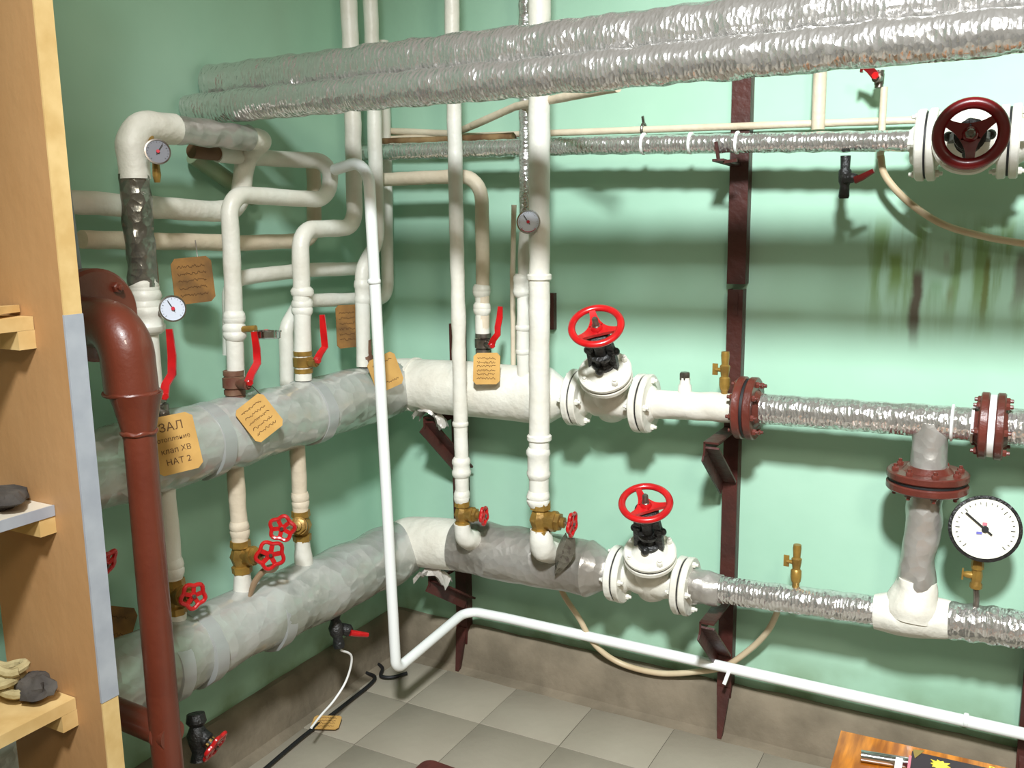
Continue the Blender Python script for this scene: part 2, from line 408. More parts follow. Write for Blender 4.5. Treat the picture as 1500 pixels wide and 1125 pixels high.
# ------------------------------------------------------------------ shared small pieces
hexm = {}
def bolt_mesh(m, r=.0085):
    if (m.name, r) not in hexm:
        q = MB(); q.hexa((0,0,-.004), (0,0,1), r, .012); q.lathe((0,0,.006), (0,0,1), [(0, r*.55), (.008, r*.55), (.009, r*.4)], 8)
        hexm[(m.name, r)] = q.mesh('bolt', m)
    return hexm[(m.name, r)]
def flange_pair(root, c, d, R, m, bm=None, th=.019, gap=.005, nb=4, rot=.6, lump=0, gm=None, two=True):
    c = V(c); d = V(d).normalized(); a = d.orthogonal().normalized(); b = d.cross(a)
    for s in (-1, 1):
        q = MB().disc(c+d*s*(gap/2+th/2), d, R, th, 36, .003, lump)
        q.lathe(c+d*s*(gap/2+th), d*s, [(0, R*.62), (.012, R*.5)], 28, lump=lump)
        f = part('flange', q, m, root)
    part('gasket', MB().disc(c, d, R*.93, gap, 32, .0005), gm or ink, root)
    for i in range(nb):
        t = 2*PI*i/nb+rot; e = a*math.cos(t)+b*math.sin(t)
        for s in (-1, 1): inst('bolt', bolt_mesh(bm or m), root, c+e*R*.8+d*s*(gap/2+th), d*s)
def coupling(root, c, d, r, L=.06, m=None, k=1.25):
    """painted socket with swollen rims"""
    m = m or white; h = L/2
    q = MB().lathe(c, d, [(-h-.008, r), (-h, r*k), (-h+.010, r*(k+.05)), (-h+.016, r*k*.94), (h-.016, r*k*.94), (h-.010, r*(k+.05)), (h, r*k), (h+.008, r)], 24, lump=.0035)
    return part('coupling', q, m, root)
def ring(root, c, d, r, m=None, w=.008, name='pipe_ring'):
    q = MB().lathe(c, d, [(-w, r), (-w*.6, r*1.12), (w*.6, r*1.12), (w, r)], 22, lump=.001)
    return part(name, q, m or white, root)
def wheel(root, c, d, R, m, spokes=3, rr=.0075, dish=.014, rot=0.0, hubm=None, upv=(0,0,1)):
    """handwheel: rim dished above the hub"""
    c = V(c); d = V(d).normalized(); u = V(upv); a = (u-d*u.dot(d)).normalized(); b = d.cross(a)
    w = part('handwheel', MB().torus(c, d, R-rr, rr*1.15, 48, 12, .85), m, root)
    hub = c-d*dish
    q = MB().lathe(hub-d*.012, d, [(0, R*.24), (.010, R*.26), (.022, R*.2), (.026, R*.14)], 24); part('hub', q, m, w)
    for i in range(spokes):
        t = rot+2*PI*i/spokes; e = a*math.cos(t)+b*math.sin(t); s = d.cross(e)
        q = MB(); n = 7; vs = []; fs = []
        for k in range(n):
            x = k/(n-1); p = hub+e*(R*.15+(R*.82-R*.15)*x)+d*dish*(x**1.6); wd = R*(.17*(1-x)+.10)*(1-.25*math.sin(PI*x)); th = .0045
            for (su, sv) in ((-1,-1),(1,-1),(1,1),(-1,1)): vs.append(p+s*su*wd+d*sv*th)
        for k in range(n-1):
            for j in range(4): l = (j+1) % 4; fs.append((k*4+j, k*4+l, (k+1)*4+l, (k+1)*4+j))
        fs.append((0,1,2,3)); fs.append(tuple((n-1)*4+j for j in range(4)))
        part('spoke', q.add(vs, fs), m, w)
    return w

def gate_valve(label, c, n, R=.081, half=.09, hb=.06, hw=.165, RW=.072, wm=None, group=None, rot=0.0, rw=.0085):
    """DN50 flanged gate valve, pipe along x, stem along n"""
    wm = wm or red; c = V(c); n = V(n).normalized(); X = V((1,0,0)); s = n.cross(X).normalized()
    r = thing('gate_valve', label, 'valve', c, group)
    q = MB().lathe(c, X, [(-half, .040), (-half+.02, .040), (-.045, .046), (-.02, .05), (.02, .05), (.045, .046), (half-.02, .040), (half, .040)], 28, lump=.004)
    q.lathe(c, n, [(-.068, .012), (-.062, .030), (-.045, .044), (0, .05), (.03, .05), (hb*.6, .044), (hb-.004, .052)], 28, lump=.003)
    # rib under the belly
    q.box(c-n*.052+V((0,0,0)), (.05, .006, .012), Matrix((X, s, n)).transposed())
    part('body', q, white, r)
    for sx in (-1, 1):
        flange_pair(r, c+X*sx*(half+.0215), X, R, white, nb=4, rot=.78, lump=.0025, gap=.005, th=.019)
    # bonnet: two oval discs with a dark joint
    cb = c+n*hb
    part('bonnet_flange', MB().disc(cb, n, .073, .016, 36, .003, .002), white, r)
    part('bonnet_gasket', MB().disc(cb+n*.0095, n, .070, .003, 32, .0003), ink, r)
    q = MB().disc(cb+n*.0185, n, .073, .015, 36, .004, .002); q.lathe(cb+n*.024, n, [(0, .052), (.010, .044), (.026, .028), (.032, .02)], 28, lump=.003)
    part('bonnet_cover', q, white, r)
    for i in range(4):
        t = PI/4+i*PI/2; e = X*math.cos(t)+s*math.sin(t)
        inst('bolt', bolt_mesh(white), r, cb+n*.027+e*.061, n)
    # black yoke
    y0 = cb+n*.046; top = c+n*(hw-.026); h = (top-y0).length
    q = MB().lathe(y0, n, [(-.006, .026), (0, .03), (.012, .03), (.016, .02), (h*.5, .016), (h*.8, .02), (h-.014, .024), (h-.01, .032), (h, .032), (h+.003, .026)], 20, lump=.004)
    for sg in (-1, 1):
        q.bar(y0+X*sg*.032-n*.004, y0+X*sg*.03+n*h*.55, .014, .02, s); q.bar(y0+X*sg*.030+n*h*.5, top+X*sg*.020-n*.004, .014, .02, s)
        q.ball(y0+X*sg*.04+n*h*.42+s*.004, .011); q.ball(y0+s*sg*.032+n*.012, .012)
    part('yoke', q, black, r)
    part('gland', MB().lathe(y0+n*h*.25, n, [(0, .024), (.008, .03), (.016, .03), (.02, .018)], 14, lump=.003), black, r)
    st = part('stem', MB().lathe(top, n, [(0, .008), (.052, .008), (.056, .005)], 12), steel, r)
    wheel(r, c+n*hw, n, RW, wm, 3, rw, .012, rot)
    part('stem_nut', MB().hexa(c+n*(hw-.008), n, .011, .013), steel, r)
    return r

def lobed_wheel(root, c, d, R, m, lobes=5, rr=.0042):
    c = V(c); d = V(d).normalized(); a = d.orthogonal().normalized(); b = d.cross(a)
    n = 60; pts = []
    for i in range(n+1):
        t = 2*PI*i/n; rad = R*(.90+.10*math.cos(lobes*t)); pts.append(c+(a*math.cos(t)+b*math.sin(t))*rad)
    w = part('handwheel', MB().sweep(pts, rr*1.25, 8, cap=False), m, root)
    part('hub', MB().lathe(c-d*.006, d, [(0, R*.3), (.006, R*.32), (.010, R*.2)], 14), m, w)
    for i in range(lobes):
        t = 2*PI*(i+.5)/lobes; e = a*math.cos(t)+b*math.sin(t)
        part('spoke', MB().bar(c+e*R*.2, c+e*R*.82, R*.32, .0045, d.cross(e)), m, w)
    part('wheel_nut', MB().hexa(c+d*.003, d, .005, .006), steel, w)

def brass_valve(label, c, axis, s, k=1.0, RW=.024, reach=.062, wm=None, bm=None, group=None, name='globe_valve', wn=None):
    c = V(c); axis = V(axis).normalized(); s = V(s).normalized(); bm = bm or brass
    r = thing(name, label, 'valve', c, group)
    q = MB().lathe(c-axis*.036*k, axis, [(0, .021*k), (.014*k, .022*k), (.016*k, .017*k), (.028*k, .021*k), (.036*k, .024*k), (.044*k, .021*k), (.056*k, .017*k), (.058*k, .022*k), (.072*k, .021*k)], 8 if k > .9 else 10)
    q.lathe(c, s, [(0, .02*k), (.022*k, .018*k), (.026*k, .021*k), (.034*k, .021*k)], 16)
    part('body', q, bm, r)
    q = MB().hexa(c+s*.034*k, s, .019*k, .010*k); q.lathe(c+s*.044*k, s, [(0, .011*k), (.008*k, .011*k), (.009*k, .007*k)], 12)
    part('packing_nut', q, bm, r)
    part('stem', MB().lathe(c+s*.044*k, s, [(0, .0038), (reach-.044*k, .0038)], 8), steel, r)
    lobed_wheel(r, c+s*reach, V(wn) if wn else s, RW, wm or red)
    return r

def gauge(label, c, d, R, stemdir, stemlen, body=chrome, face=dialb, th=None, needle=2.2, ticks=12, stemm=brass, red_c=True, group=None, rimw=.1, redarc=False):
    c = V(c); d = V(d).normalized(); u = V((0,0,1)); a = (u-d*u.dot(d)).normalized(); b = a.cross(d); th = th or R*.55
    r = thing('pressure_gauge' if R > .05 else 'dial_thermometer', label, 'gauge', c, group)
    part('case', MB().lathe(c-d*th, d, [(0, R*.8), (th*.1, R*.93), (th*.8, R*.95), (th*.85, R*1.02), (th*1.02, R*1.02), (th*1.05, R*(1-rimw)), (th*.97, R*(1-rimw))], 40, closed=False).lathe(c-d*th, d, [(0, R*.8), (.001, R*.7)], 40), body, r)
    f = part('dial', MB().disc(c-d*.002, d, R*.92, .002, 40, .0002), face, r)
    q = MB()
    for i in range(ticks*2+1):
        t = math.radians(-135+270*i/(ticks*2)); e = a*math.cos(t)+b*math.sin(t); l = .12 if i % 4 == 0 else .06
        q.bar(c+e*R*(.82-l)+d*.0002, c+e*R*.82+d*.0002, R*.018, .0006, b*math.cos(t)-a*math.sin(t))
    sc = part('scale_marks', q, ink, f)
    if redarc:
        pts = [c+(a*math.cos(t)+b*math.sin(t))*R*.84+d*.0008 for t in [math.radians(-130-100*i/12) for i in range(13)]]
        part('red_sector', MB().sweep(pts, R*.025, 6), inkr, f)
    t = needle; e = a*math.cos(t)+b*math.sin(t)
    part('needle', MB().bar(c-e*R*.25+d*.003, c+e*R*.72+d*.003, R*.05, .001, d.cross(e)), ink, f)
    part('needle_cap', MB().disc(c+d*.003, d, R*(.1 if not red_c else .14), .002, 14, .0003), inkr if red_c else ink, f)
    if stemlen:
        sd = V(stemdir).normalized(); o = c-d*th*.5+sd*R*.93
        if stemdir == 'back': pass
        q = MB().hexa(o, sd, R*.2, stemlen*.3); q.lathe(o, sd, [(0, R*.13), (stemlen, R*.13)], 12)
        part('connector', q, stemm, r)
    return r

def ribbon(pts, w, t, side):
    q = MB(); P = [V(p) for p in pts]; s = V(side).normalized(); vs = []; fs = []
    for i, p in enumerate(P):
        T = (P[min(i+1, len(P)-1)]-P[max(i-1, 0)]).normalized(); sd = (s-T*s.dot(T)).normalized(); n = T.cross(sd)
        ww = w[i] if isinstance(w, (list, tuple)) else w
        for (a, b) in ((-1,-1),(1,-1),(1,1),(-1,1)): vs.append(p+sd*a*ww/2+n*b*t/2)
    for k in range(len(P)-1):
        for j in range(4): l = (j+1) % 4; fs.append((k*4+j, k*4+l, (k+1)*4+l, (k+1)*4+j))
    fs.append((0,3,2,1)); fs.append(tuple((len(P)-1)*4+j for j in range(4)))
    return q.add(vs, fs, True)

def ball_valve(label, c, r0_, lever_pts, side, bodym=None, group=None, axis=(0,0,1), L=.06, lm_=None):
    c = V(c); axis = V(axis).normalized(); bodym = bodym or steel
    r = thing('ball_valve', label, 'valve', c, group)
    h = L/2
    q = MB().lathe(c, axis, [(-h, r0_*1.15), (-h+.012, r0_*1.15), (-h+.014, r0_*.95), (-.012, r0_*1.25), (.012, r0_*1.25), (h-.014, r0_*.95), (h-.012, r0_*1.15), (h, r0_*1.15)], 12, lump=.001)
    p0 = V(lever_pts[0]); d = (p0-c); d = (d-axis*d.dot(axis))
    q.lathe(c, d, [(0, .011), (d.length-.004, .011), (d.length-.003, .006), (d.length+.004, .006)], 12)
    part('body', q, bodym, r)
    part('lever_nut', MB().hexa(p0, d, .009, .010), red, r)
    n = len(lever_pts); w = [.020]+[.018]*(n-2)+[.014]
    part('lever', ribbon(lever_pts, w, .006, side), lm_ or red, r)
    return r

def tag_card(label, c, nrm, upv, w, h, m, lines=None, scr=4, wire=None, group=None, seed=1, rot=0.0):
    c = V(c); d = V(nrm).normalized(); u = V(upv); u = (u-d*u.dot(d)).normalized(); b = u.cross(d)
    if rot: u2 = u*math.cos(rot)+b*math.sin(rot); b = b*math.cos(rot)-u*math.sin(rot); u = u2
    r = thing('cardboard_tag', label, 'tag', c, group); rnd = random.Random(seed)
    q = MB(); k = .12*min(w, h); o = []
    for (sx, sy) in ((1,1),(-1,1),(-1,-1),(1,-1)):
        for t in ((0, 1), (1, 0)) if sx*sy > 0 else ((1, 0), (0, 1)):
            o.append((sx*(w/2-k*t[0]+rnd.uniform(-.001, .001)), sy*(h/2-k*t[1]+rnd.uniform(-.001, .001))))
    n = len(o); pf = [c+b*x+u*y+d*.0012 for x, y in o]; pb = [c+b*x+u*y-d*.0012 for x, y in o]
    q.add(pf+pb, [tuple(range(n)), tuple(range(n, 2*n))[::-1]]+[(i, (i+1) % n, n+(i+1) % n, n+i) for i in range(n)], True)
    part('card', q, m, r)
    if lines:
        for i, (s, sz, y, x) in enumerate(lines):
            me = text_mesh(s, sz); me.materials.clear(); me.materials.append(pencil)
            t = bpy.data.objects.new('lettering', me); COL.objects.link(t); t.parent = r
            t.matrix_local = Matrix.Translation(b*x+u*y+d*.0016) @ Matrix((b, u, d)).transposed().to_4x4()
    if scr:
        q = MB()
        for i in range(scr):
            y = h*(.32-.62*i/max(scr-1, 1)); x = -w*.36; pts = []
            while x < w*.34:
                pts.append(c+b*x+u*(y+rnd.uniform(-.0035, .0035))+d*.0017); x += rnd.uniform(.0012, .003)
            q.sweep(pts, .0007, 4)
        part('handwriting', q, pencil, r)
    if wire: part('wire_tie', MB().sweep(curve([V(p) for p in wire], 6), .0012, 6), steel, r)
    return r

# ------------------------------------------------------------------ main pipes along both walls
XM, YM, ZU, ZL = .18, -.17, 1.00, .49
def main_run(name, label, z0, z1, zr, endx, r, sect, z_end=None):
    pass
# upper main
um = thing('heating_main', 'upper thick heating main, dull film-wrapped foil on the left wall, white past the corner', 'pipe', (XM, YM, ZU))
yw = lw(572, 570).y
P = path([(XM, -2.2, .985), (XM, yw, .992)], 0, .012)
part('foil_wrap', MB().sweep(P, lambda t: .088+.0015*math.sin(t*40), 36, lump=.009, lscale=9), film, um, 'dull foil wrap under clear film')
P = path([(XM, yw-.02, .992), (XM, YM, .998), (.33, YM, 1.0), (.40, YM, 1.0), (bw(800, 580).x, YM, 1.0)], [.15, .05, .05], .02, 10)
part('lagging', MB().sweep(P, .083, 36, lump=.004, lscale=10), white2, um)
xr = bw(800, 580).x; xs1 = bw(847, 587).x; xs2 = bw(944, 592).x
q = MB().lathe((xr-.01, YM, 1.0), (1,0,0), [(0, .084), (.02, .081), (.05, .062), (.075, .048), (xs1-xr, .046)], 32, lump=.005); part('reducer', q, white, um)
for px in (300, 452):
    c = lw(px, 660 if px == 300 else 606); c.z = .988
    q = MB().lathe(c, (0,1,0), [(-.02, .088), (-.018, .0925), (.018, .0925), (.02, .088)], 36, lump=.004); part('tape_band', q, mat('pale_tape', (176, 178, 176), .3, .3), um)
part('wrap_seam', MB().lathe((bw(608, 560).x, YM, 1.0), (1,0,0), [(-.004, .083), (-.003, .0855), (.003, .0855), (.004, .083)], 36), white2, um)
# lower main
lm = thing('heating_main', 'lower thick heating main, dull foil with a white bend at the corner', 'pipe', (XM, YM, ZL))
yl = lw(588, 810).y
P = path([(XM, -2.2, .53), (XM, -1.2, .497), (XM, yl, .456)], 0, .012)
part('foil_wrap', MB().sweep(P, lambda t: .092+.0015*math.sin(t*37), 36, lump=.009, lscale=9), film, lm, 'dull foil wrap under clear film')
xw = bw(676, 795).x
P = path([(XM, yl-.03, .457), (XM, YM, .475), (xw, YM, .498)], [.16], .02, 10)
part('lagging', MB().sweep(P, .081, 36, lump=.004, lscale=10), white2, lm)
xs3 = bw(908, 833).x; xs4 = bw(1004, 845).x; z3 = .497
P = path([(xw-.01, YM, .498), (xs3-.02, YM, z3)], 0, .012); LL = xs3-.02-xw
part('foil_sleeve', MB().sweep(P, lambda t: (.082+.004*math.sin(t*9) if t < LL-.07 else .086-.036*min(1, max(0, (t-(LL-.07))/.07))), 36, lump=.008, lscale=14), foil2, lm, 'grey crinkled foil sleeve')
for (px, py) in ((388, 878), (285, 940), (235, 950)):
    c = lw(px, py); c.z = .456+(-c.y-.4)*.045
    part('tape_band', MB().lathe(c, (0,1,0), [(-.02, .092), (-.018, .0965), (.018, .0965), (.02, .092)], 36, lump=.005), mat('pale_tape', (176, 178, 176), .3, .3), lm)

# ------------------------------------------------------------------ DN50 lines with gate valves
c1 = V(((xs1+xs2)/2, YM, 1.003)); c2 = V(((xs3+xs4)/2, YM, z3)); hv1 = (xs2-xs1)/2-.0215; hv2 = (xs4-xs3)/2-.0215
gate_valve('white gate valve with a bright red three-spoke handwheel on the upper main', c1, (.13, -.64, .76), half=hv1, hw=.305, RW=.072, hb=.105, rot=.35, group='gate valves on the mains')
gate_valve('white gate valve with a red three-spoke handwheel on the lower main', c2, (.10, -.46, .88), half=hv2, hw=.305, RW=.071, hb=.095, rot=.5, group='gate valves on the mains')

xf = bw(1095, 597).x; xg = bw(1453, 625).x; xt = bw(1364, 615).x
q = thing('white_pipe', 'short white-painted steel pipe between the upper gate valve and the brown flange pair', 'pipe', (xs2, YM, 1.0))
part('tube', MB().sweep(path([(xs2+.02, YM, 1.003), (xf-.02, YM, 1.012)], 0, .015), .0385, 28, lump=.004), white, q)
m = MB().lathe(bw(1003, 572, YM), (0,0,1), [(-.02, .02), (.015, .017), (.018, .014), (.035, .014)], 16, lump=.003); part('stub', m, white, q)
part('stub_cap', MB().hexa(bw(1003, 556, YM), (0,0,1), .015, .02), steel, q)

fo = thing('foil_pipe', 'bright foil-wrapped pipe with brown flanges, level with the upper gate valve', 'pipe', (xf, YM, 1.01))
flange_pair(fo, (xf, YM, 1.014), (1,0,0), .082, brownb, th=.021, gap=.008, nb=8, rot=.2, lump=.001)
def rfoil(r, amp=.0012, k=70): return lambda t: r+amp*math.sin(t*k)
part('foil_wrap', MB().sweep(path([(xf+.03, YM, 1.015), (xt, YM, 1.02), (xg-.03, YM, 1.02)], 0, .008), rfoil(.039, .0006, 90), 28, lump=.0015, lscale=40), foil, fo)
m = MB().sweep(path([(xt, YM, 1.02), (xt, YM, bw(1364, 685).z)], 0, .012), rfoil(.04), 28, lump=.004, lscale=30); part('tee_branch', m, foil2, fo)
for px in (1395, 1425): ring(fo, (bw(px, 620).x, YM, 1.02), (1,0,0), .0395, plastic, .004, 'tape_ring')
flange_pair(fo, (xg, YM, 1.02), (1,0,0), .078, brownb, th=.019, gap=.014, nb=6, rot=.3, gm=plastic)
part('foil_wrap', MB().sweep(path([(xg+.03, YM, 1.022), (2.7, YM, 1.03)], 0, .012), rfoil(.042, .001, 60), 24, lump=.002, lscale=30), foil, fo)

# vertical branch
zf = bw(1362, 703).z; zt = bw(1345, 868).z
vb = thing('branch_pipe', 'vertical foil-wrapped pipe with a horizontal brown flange pair, left of the big gauge', 'pipe', (xt, YM, zt))
flange_pair(vb, (xt, YM, zf), (0,0,1), .092, brownb, th=.019, gap=.008, nb=8, rot=.3, lump=.001)
part('foil_wrap', MB().sweep(path([(xt, YM, zf-.03), (xt-.008, YM, .60)], 0, .012), lambda t: .041+.0015*math.sin(t*30), 28, lump=.008, lscale=20), foil2, vb, 'loosely wrapped grey foil')
part('tee_lagging', MB().sweep(path([(xt-.008, YM, .625), (xt-.014, YM, .53)], 0, .01), lambda t: .043+.022*min(1, t/.07), 28, lump=.010, lscale=22), white2, vb)

xe1 = bw(1282, 885).x; xe2 = bw(1394, 900).x
fl2 = thing('foil_pipe', 'bright foil-wrapped pipe leaving the lower gate valve to the right, with a white lagged tee', 'pipe', (xs4, YM, .5))
part('foil_wrap', MB().sweep(path([(xs4+.022, YM, .502), (xs4+.10, YM, .503)], 0, .01), lambda t: .05-.008*min(1, t/.08), 26, lump=.008, lscale=26), foil2, fl2)
part('foil_wrap', MB().sweep(path([(xs4+.09, YM, .503), (xe1+.01, YM, .522)], 0, .008), rfoil(.037, .0006, 90), 28, lump=.0015, lscale=40), foil, fl2)
part('tee_lagging', MB().sweep(path([(xe1, YM, .521), (xe2, YM, .532)], 0, .012), lambda t: .043+.012*math.sin(PI*min(1, t/(xe2-xe1))), 28, lump=.007, lscale=18), white2, fl2)
part('foil_wrap', MB().sweep(path([(xe2-.005, YM, .532), (2.7, YM, .57)], 0, .008), rfoil(.045, .0022, 150), 28, lump=.003, lscale=30), foil, fl2, 'ribbed foil wrap')

# ------------------------------------------------------------------ verticals on the back wall
def zat(px, py, y): return bw(px, py, y).z
# thin white riser
x1 = .474; y1 = -.285
p1 = thing('riser_pipe', 'thin white vertical riser nearest the corner, in front of the upper main', 'pipe', (x1, y1, .66))
part('tube', MB().sweep(path([(x1+.006, y1, 2.6), (x1, y1, zat(677, 738, y1))], 0, .02), .0205, 20, lump=.002), white, p1)
for py in (621, 692): ring(p1, (x1, y1, zat(675, py, y1)), (0,0,1), .0215)
coupling(p1, V((x1, y1, zat(676, 684, y1))), (0,0,1), .0215, .045)
coupling(p1, V((x1, y1, zat(677, 727, y1))), (0,0,1), .0205, .02, k=1.15)
zv = zat(679, 753, y1)
brass_valve('small brass valve with a thin red handwheel at the foot of the thin white riser', (x1, y1, zv), (0,0,1), (.97, .10, .03), 1.1, .026, .070, group='brass stop valves on the risers')
m = MB().sweep(path([(x1, y1, zv-.03), (x1, y1, zv-.075), (x1, YM, zv-.13)], .03, .01), lambda t: .024+.010*min(1, t/.1), 22, lump=.006); single('pipe_elbow', m, white, 'white-daubed elbow joining the thin riser to the lower main', 'elbow')
m = MB(); m.ball((.54, -.236, .492), .034, 20, (1.25, .5, 1.2)); m.v = [v+V((0,0,0))+(v-V((.54, -.236, .492)))*.35*noise.noise(v*45) for v in m.v]
single('plaster_patch', m, white2, 'lumpy white daub of plaster on the grey foil of the lower main', 'patch')

# thicker white riser
y2 = -.30; xp2 = bw(790, 450, y2).x; x2b = bw(789, 720, y2).x
p2 = thing('riser_pipe', 'thicker white vertical riser beside the small gauge, in front of the upper main', 'pipe', (x2b, y2, .68))
part('tube', MB().sweep(path([(xp2+.012, y2, 2.6), (xp2, y2, 1.2), (x2b, y2, zat(788, 740, y2))], 0, .02), .0285, 22, lump=.0022), white, p2)
for py in (406, 641): ring(p2, (bw(790, py, y2).x, y2, zat(789, py, y2)), (0,0,1), .0305, w=.009)
coupling(p2, V((x2b, y2, zat(788, 678, y2))), (0,0,1), .0285, .075, k=1.18)
coupling(p2, V((x2b, y2, zat(788, 730, y2))), (0,0,1), .0285, .03, k=1.12)
zv = zat(790, 760, y2); x2v = bw(792, 760, y2).x
brass_valve('larger brass valve with a red handwheel at the foot of the thicker white riser', (x2v, y2, zv), (0,0,1), (.97, .06, -.03), 1.4, .034, .095, group='brass stop valves on the risers')
m = MB().sweep(path([(x2v, y2, zv-.03), (x2v, y2, zv-.09), (x2v, YM, zv-.14)], .03, .01), lambda t: .029+.010*min(1, t/.1), 24, lump=.006)
single('pipe_elbow', m, white, 'white-daubed elbow joining the thicker riser to the lower main', 'elbow')
# dark torn foil flap beside it
m = MB(); vs = []; fs = []; a = bw(833, 786, -.29); b_ = bw(815, 838, -.27)
for i in range(10):
    t = i/9; c = a.lerp(b_, t); w = .028*math.sin(PI*(.15+.8*t))+.003
    vs += [c+V((-w*.6, .0, .01)), c+V((0, -.012, 0)), c+V((w, .004, -.004))]
for i in range(9):
    for j in range(2): fs.append((i*3+j, i*3+j+1, i*3+j+4, i*3+j+3))
m.add(vs, fs); m.add([v+V((0, .003, 0)) for v in m.v], fs); single('foil_flap', m, dfoil, 'dark torn flap of foil on the lower main, below the red handwheel', 'foil')

# silver thin vertical and its white lower half
y4 = -.205; x4 = bw(768, 100, y4).x; x4b = bw(767, 500, y4).x
p4 = thing('foil_riser', 'thin bright foil-wrapped riser left of the thicker white riser, with white sockets below', 'pipe', (x4, y4, 1.06))
zg = zat(770, 345, y4)
part('foil_wrap', MB().sweep(path([(x4+.012, y4, 2.6), (x4, y4, zg)], 0, .008), rfoil(.0185, .001, 110), 20, lump=.002, lscale=50), foilz, p4)
part('tube', MB().sweep(path([(x4, y4, zg+.01), (x4b, y4, 1.2), (x4b, y4, 1.06)], 0, .02), .0205, 20, lump=.002), white, p4)
coupling(p4, V((x4b, y4, zat(766, 418, y4))), (0,0,1), .021, .05, k=1.3)
for py in (480, 515): ring(p4, (x4b, y4, zat(766, py, y4)), (0,0,1), .021)
gauge('small chrome dial thermometer with a pinkish dial in front of the thicker white riser', bw(774, 325, -.35), (.30, -.93, .1), .031, (0,0,-1), 0, redarc=True, needle=-.6, group='small dial thermometers')
m = MB().lathe(bw(776, 329, -.335), (-.3, .93, -.1), [(0, .022), (.05, .02), (.07, .012), (.1, .012)], 18, lump=.002); single('gauge_pocket', m, steel, 'steel pocket holding the small dial behind its case', 'fitting')
# very thin tube beside it
m = MB().sweep(path([bw(753, 300, -.13), bw(751, 400, -.13), bw(752, 535, -.13)], 0, .03), .008, 12, lump=.001); single('thin_pipe', m, flesh, 'very thin cream pipe on the wall just left of the foil riser', 'pipe')

# corner pipe that turns down into the upper main (tag, red lever)
y3 = -.13; yy = -.16
p3 = thing('riser_pipe', 'cream riser bending down from the corner, a red lever at its foot', 'pipe', (.6, yy, 1.08))
A0 = bw(560, 263, yy); A1 = bw(705, 257, yy); A2 = bw(707, 500, yy)
A0.z = A1.z
part('tube', MB().sweep(path([A0, A1, (A1.x-.0, yy, 1.4), A2], [.07, .02], .02), .0205, 20, lump=.002), flesh, p3)
for py in (426, 452): coupling(p3, V((A2.x, yy, zat(706, py, yy))), (0,0,1), .021, .024, k=1.2)
part('tube', MB().sweep(path([(A2.x, yy, zat(706, 420, yy)), (A2.x, yy, zat(706, 488, yy))], 0, .02), .0215, 20, lump=.003), white, p3)
cv = bw(708, 503, yy)
lp = [cv+V((.045, -.03, .0)), cv+V((.055, -.035, .018)), cv+V((.07, -.035, .035)), bw(729, 480, yy-.03), bw(732, 465, yy-.03), bw(733, 449, yy-.03)]
ball_valve('steel ball valve with an upright red lever above the white lagged main', cv, .021, lp, (1, .3, 0), steel, 'red lever ball valves')
m = MB().sweep(path([(cv.x, yy, cv.z-.025), (cv.x, yy, 1.06)], 0, .02), .0215, 18, lump=.002); single('pipe_nipple', m, white, 'short white nipple between the ball valve and the upper main behind the tag', 'fitting')
tag_card('tan cardboard tag with faded handwriting stuck on the white lagged upper main', bw(713, 540, -.268), (.1, -1, .25), (.0, 0, 1), .083, .092, card, scr=6, seed=4, rot=-.06)

# ------------------------------------------------------------------ upper horizontal foil pipe with its valve
yh = -.15; xh = bw(1338, 208, yh).x
h1 = thing('foil_pipe', 'slim horizontal foil-wrapped pipe high on the back wall, ending at the dark red handwheel', 'pipe', (1.0, yh, 1.68))
part('foil_wrap', MB().sweep(path([(.03, yh, 1.718), (.8, yh, 1.702), (xh, yh, 1.672)], 0, .008), rfoil(.0245, .0008, 100), 22, lump=.0015, lscale=45), foil, h1)
for px in (943, 1012, 1080): ring(h1, (bw(px, 213, yh).x, yh, 1.705-.04*(bw(px, 213, yh).x-.8)), (0,0,1) if 0 else (1,0,-.03), .0255, plastic, .004, 'tape_ring')
part('reducer', MB().lathe((xh-.01, yh, 1.672), (1,0,0), [(0, .024), (.03, .03), (.045, .04)], 22, lump=.004), white, h1)
xv1 = bw(1358, 215, yh).x; xv2 = bw(1478, 215, yh).x
gate_valve('white gate valve with a large dark red handwheel facing the room, high on the right', ((xv1+xv2)/2, yh, 1.660), (.07, -.99, .01), half=(xv2-xv1)/2-.0215, hw=.24, RW=.071, wm=dred, rot=PI+.05, group=None, rw=.0105)
m = MB().sweep(path([(xv2+.02, yh, 1.668), (2.7, yh, 1.66)], 0, .03), .036, 24, lump=.004); single('white_pipe', m, white, 'white pipe leaving the dark red-wheeled valve at the right edge', 'pipe')
# thin cream pipe behind it
yk = -.04
m = MB().sweep(path([(.02, yk, bw(820, 188, yk).z+.004), (2.7, yk, bw(1200, 188, yk).z-.02)], 0, .03), .0095, 14, lump=.0008); h2 = thing('thin_pipe', 'thin cream pipe on the wall just above the high foil pipe', 'pipe', (1, yk, 1.73)); part('tube', m, flesh, h2)
cc = bw(943, 190, yk)
part('pipe_clamp', MB().torus(cc, (1,0,0), .017, .004, 20, 8).bar(cc+V((0,0,.015)), cc+V((0, -.01, .035)), .006, .006), steel, h2)
cc = bw(752, 203, yk-.02); single('pipe_hook', MB().torus(cc, (1,0,0), .012, .004, 16, 8).bar(cc+V((0,0,0)), cc+V((0, .05, 0)), .006, .006), strutm, 'small rusty hook on the wall left of the foil riser', 'hook')
m = MB().sweep(path([(bw(1198, 188, -.06).x, -.06, 2.6), (bw(1198, 188, -.06).x, -.06, bw(1198, 190, -.06).z)], 0, .04), .0165, 16, lump=.001); single('cream_pipe', m, flesh, 'cream vertical pipe above the high foil pipe, right of the brown strut', 'pipe')
xq = bw(1293, 170, -.07).x
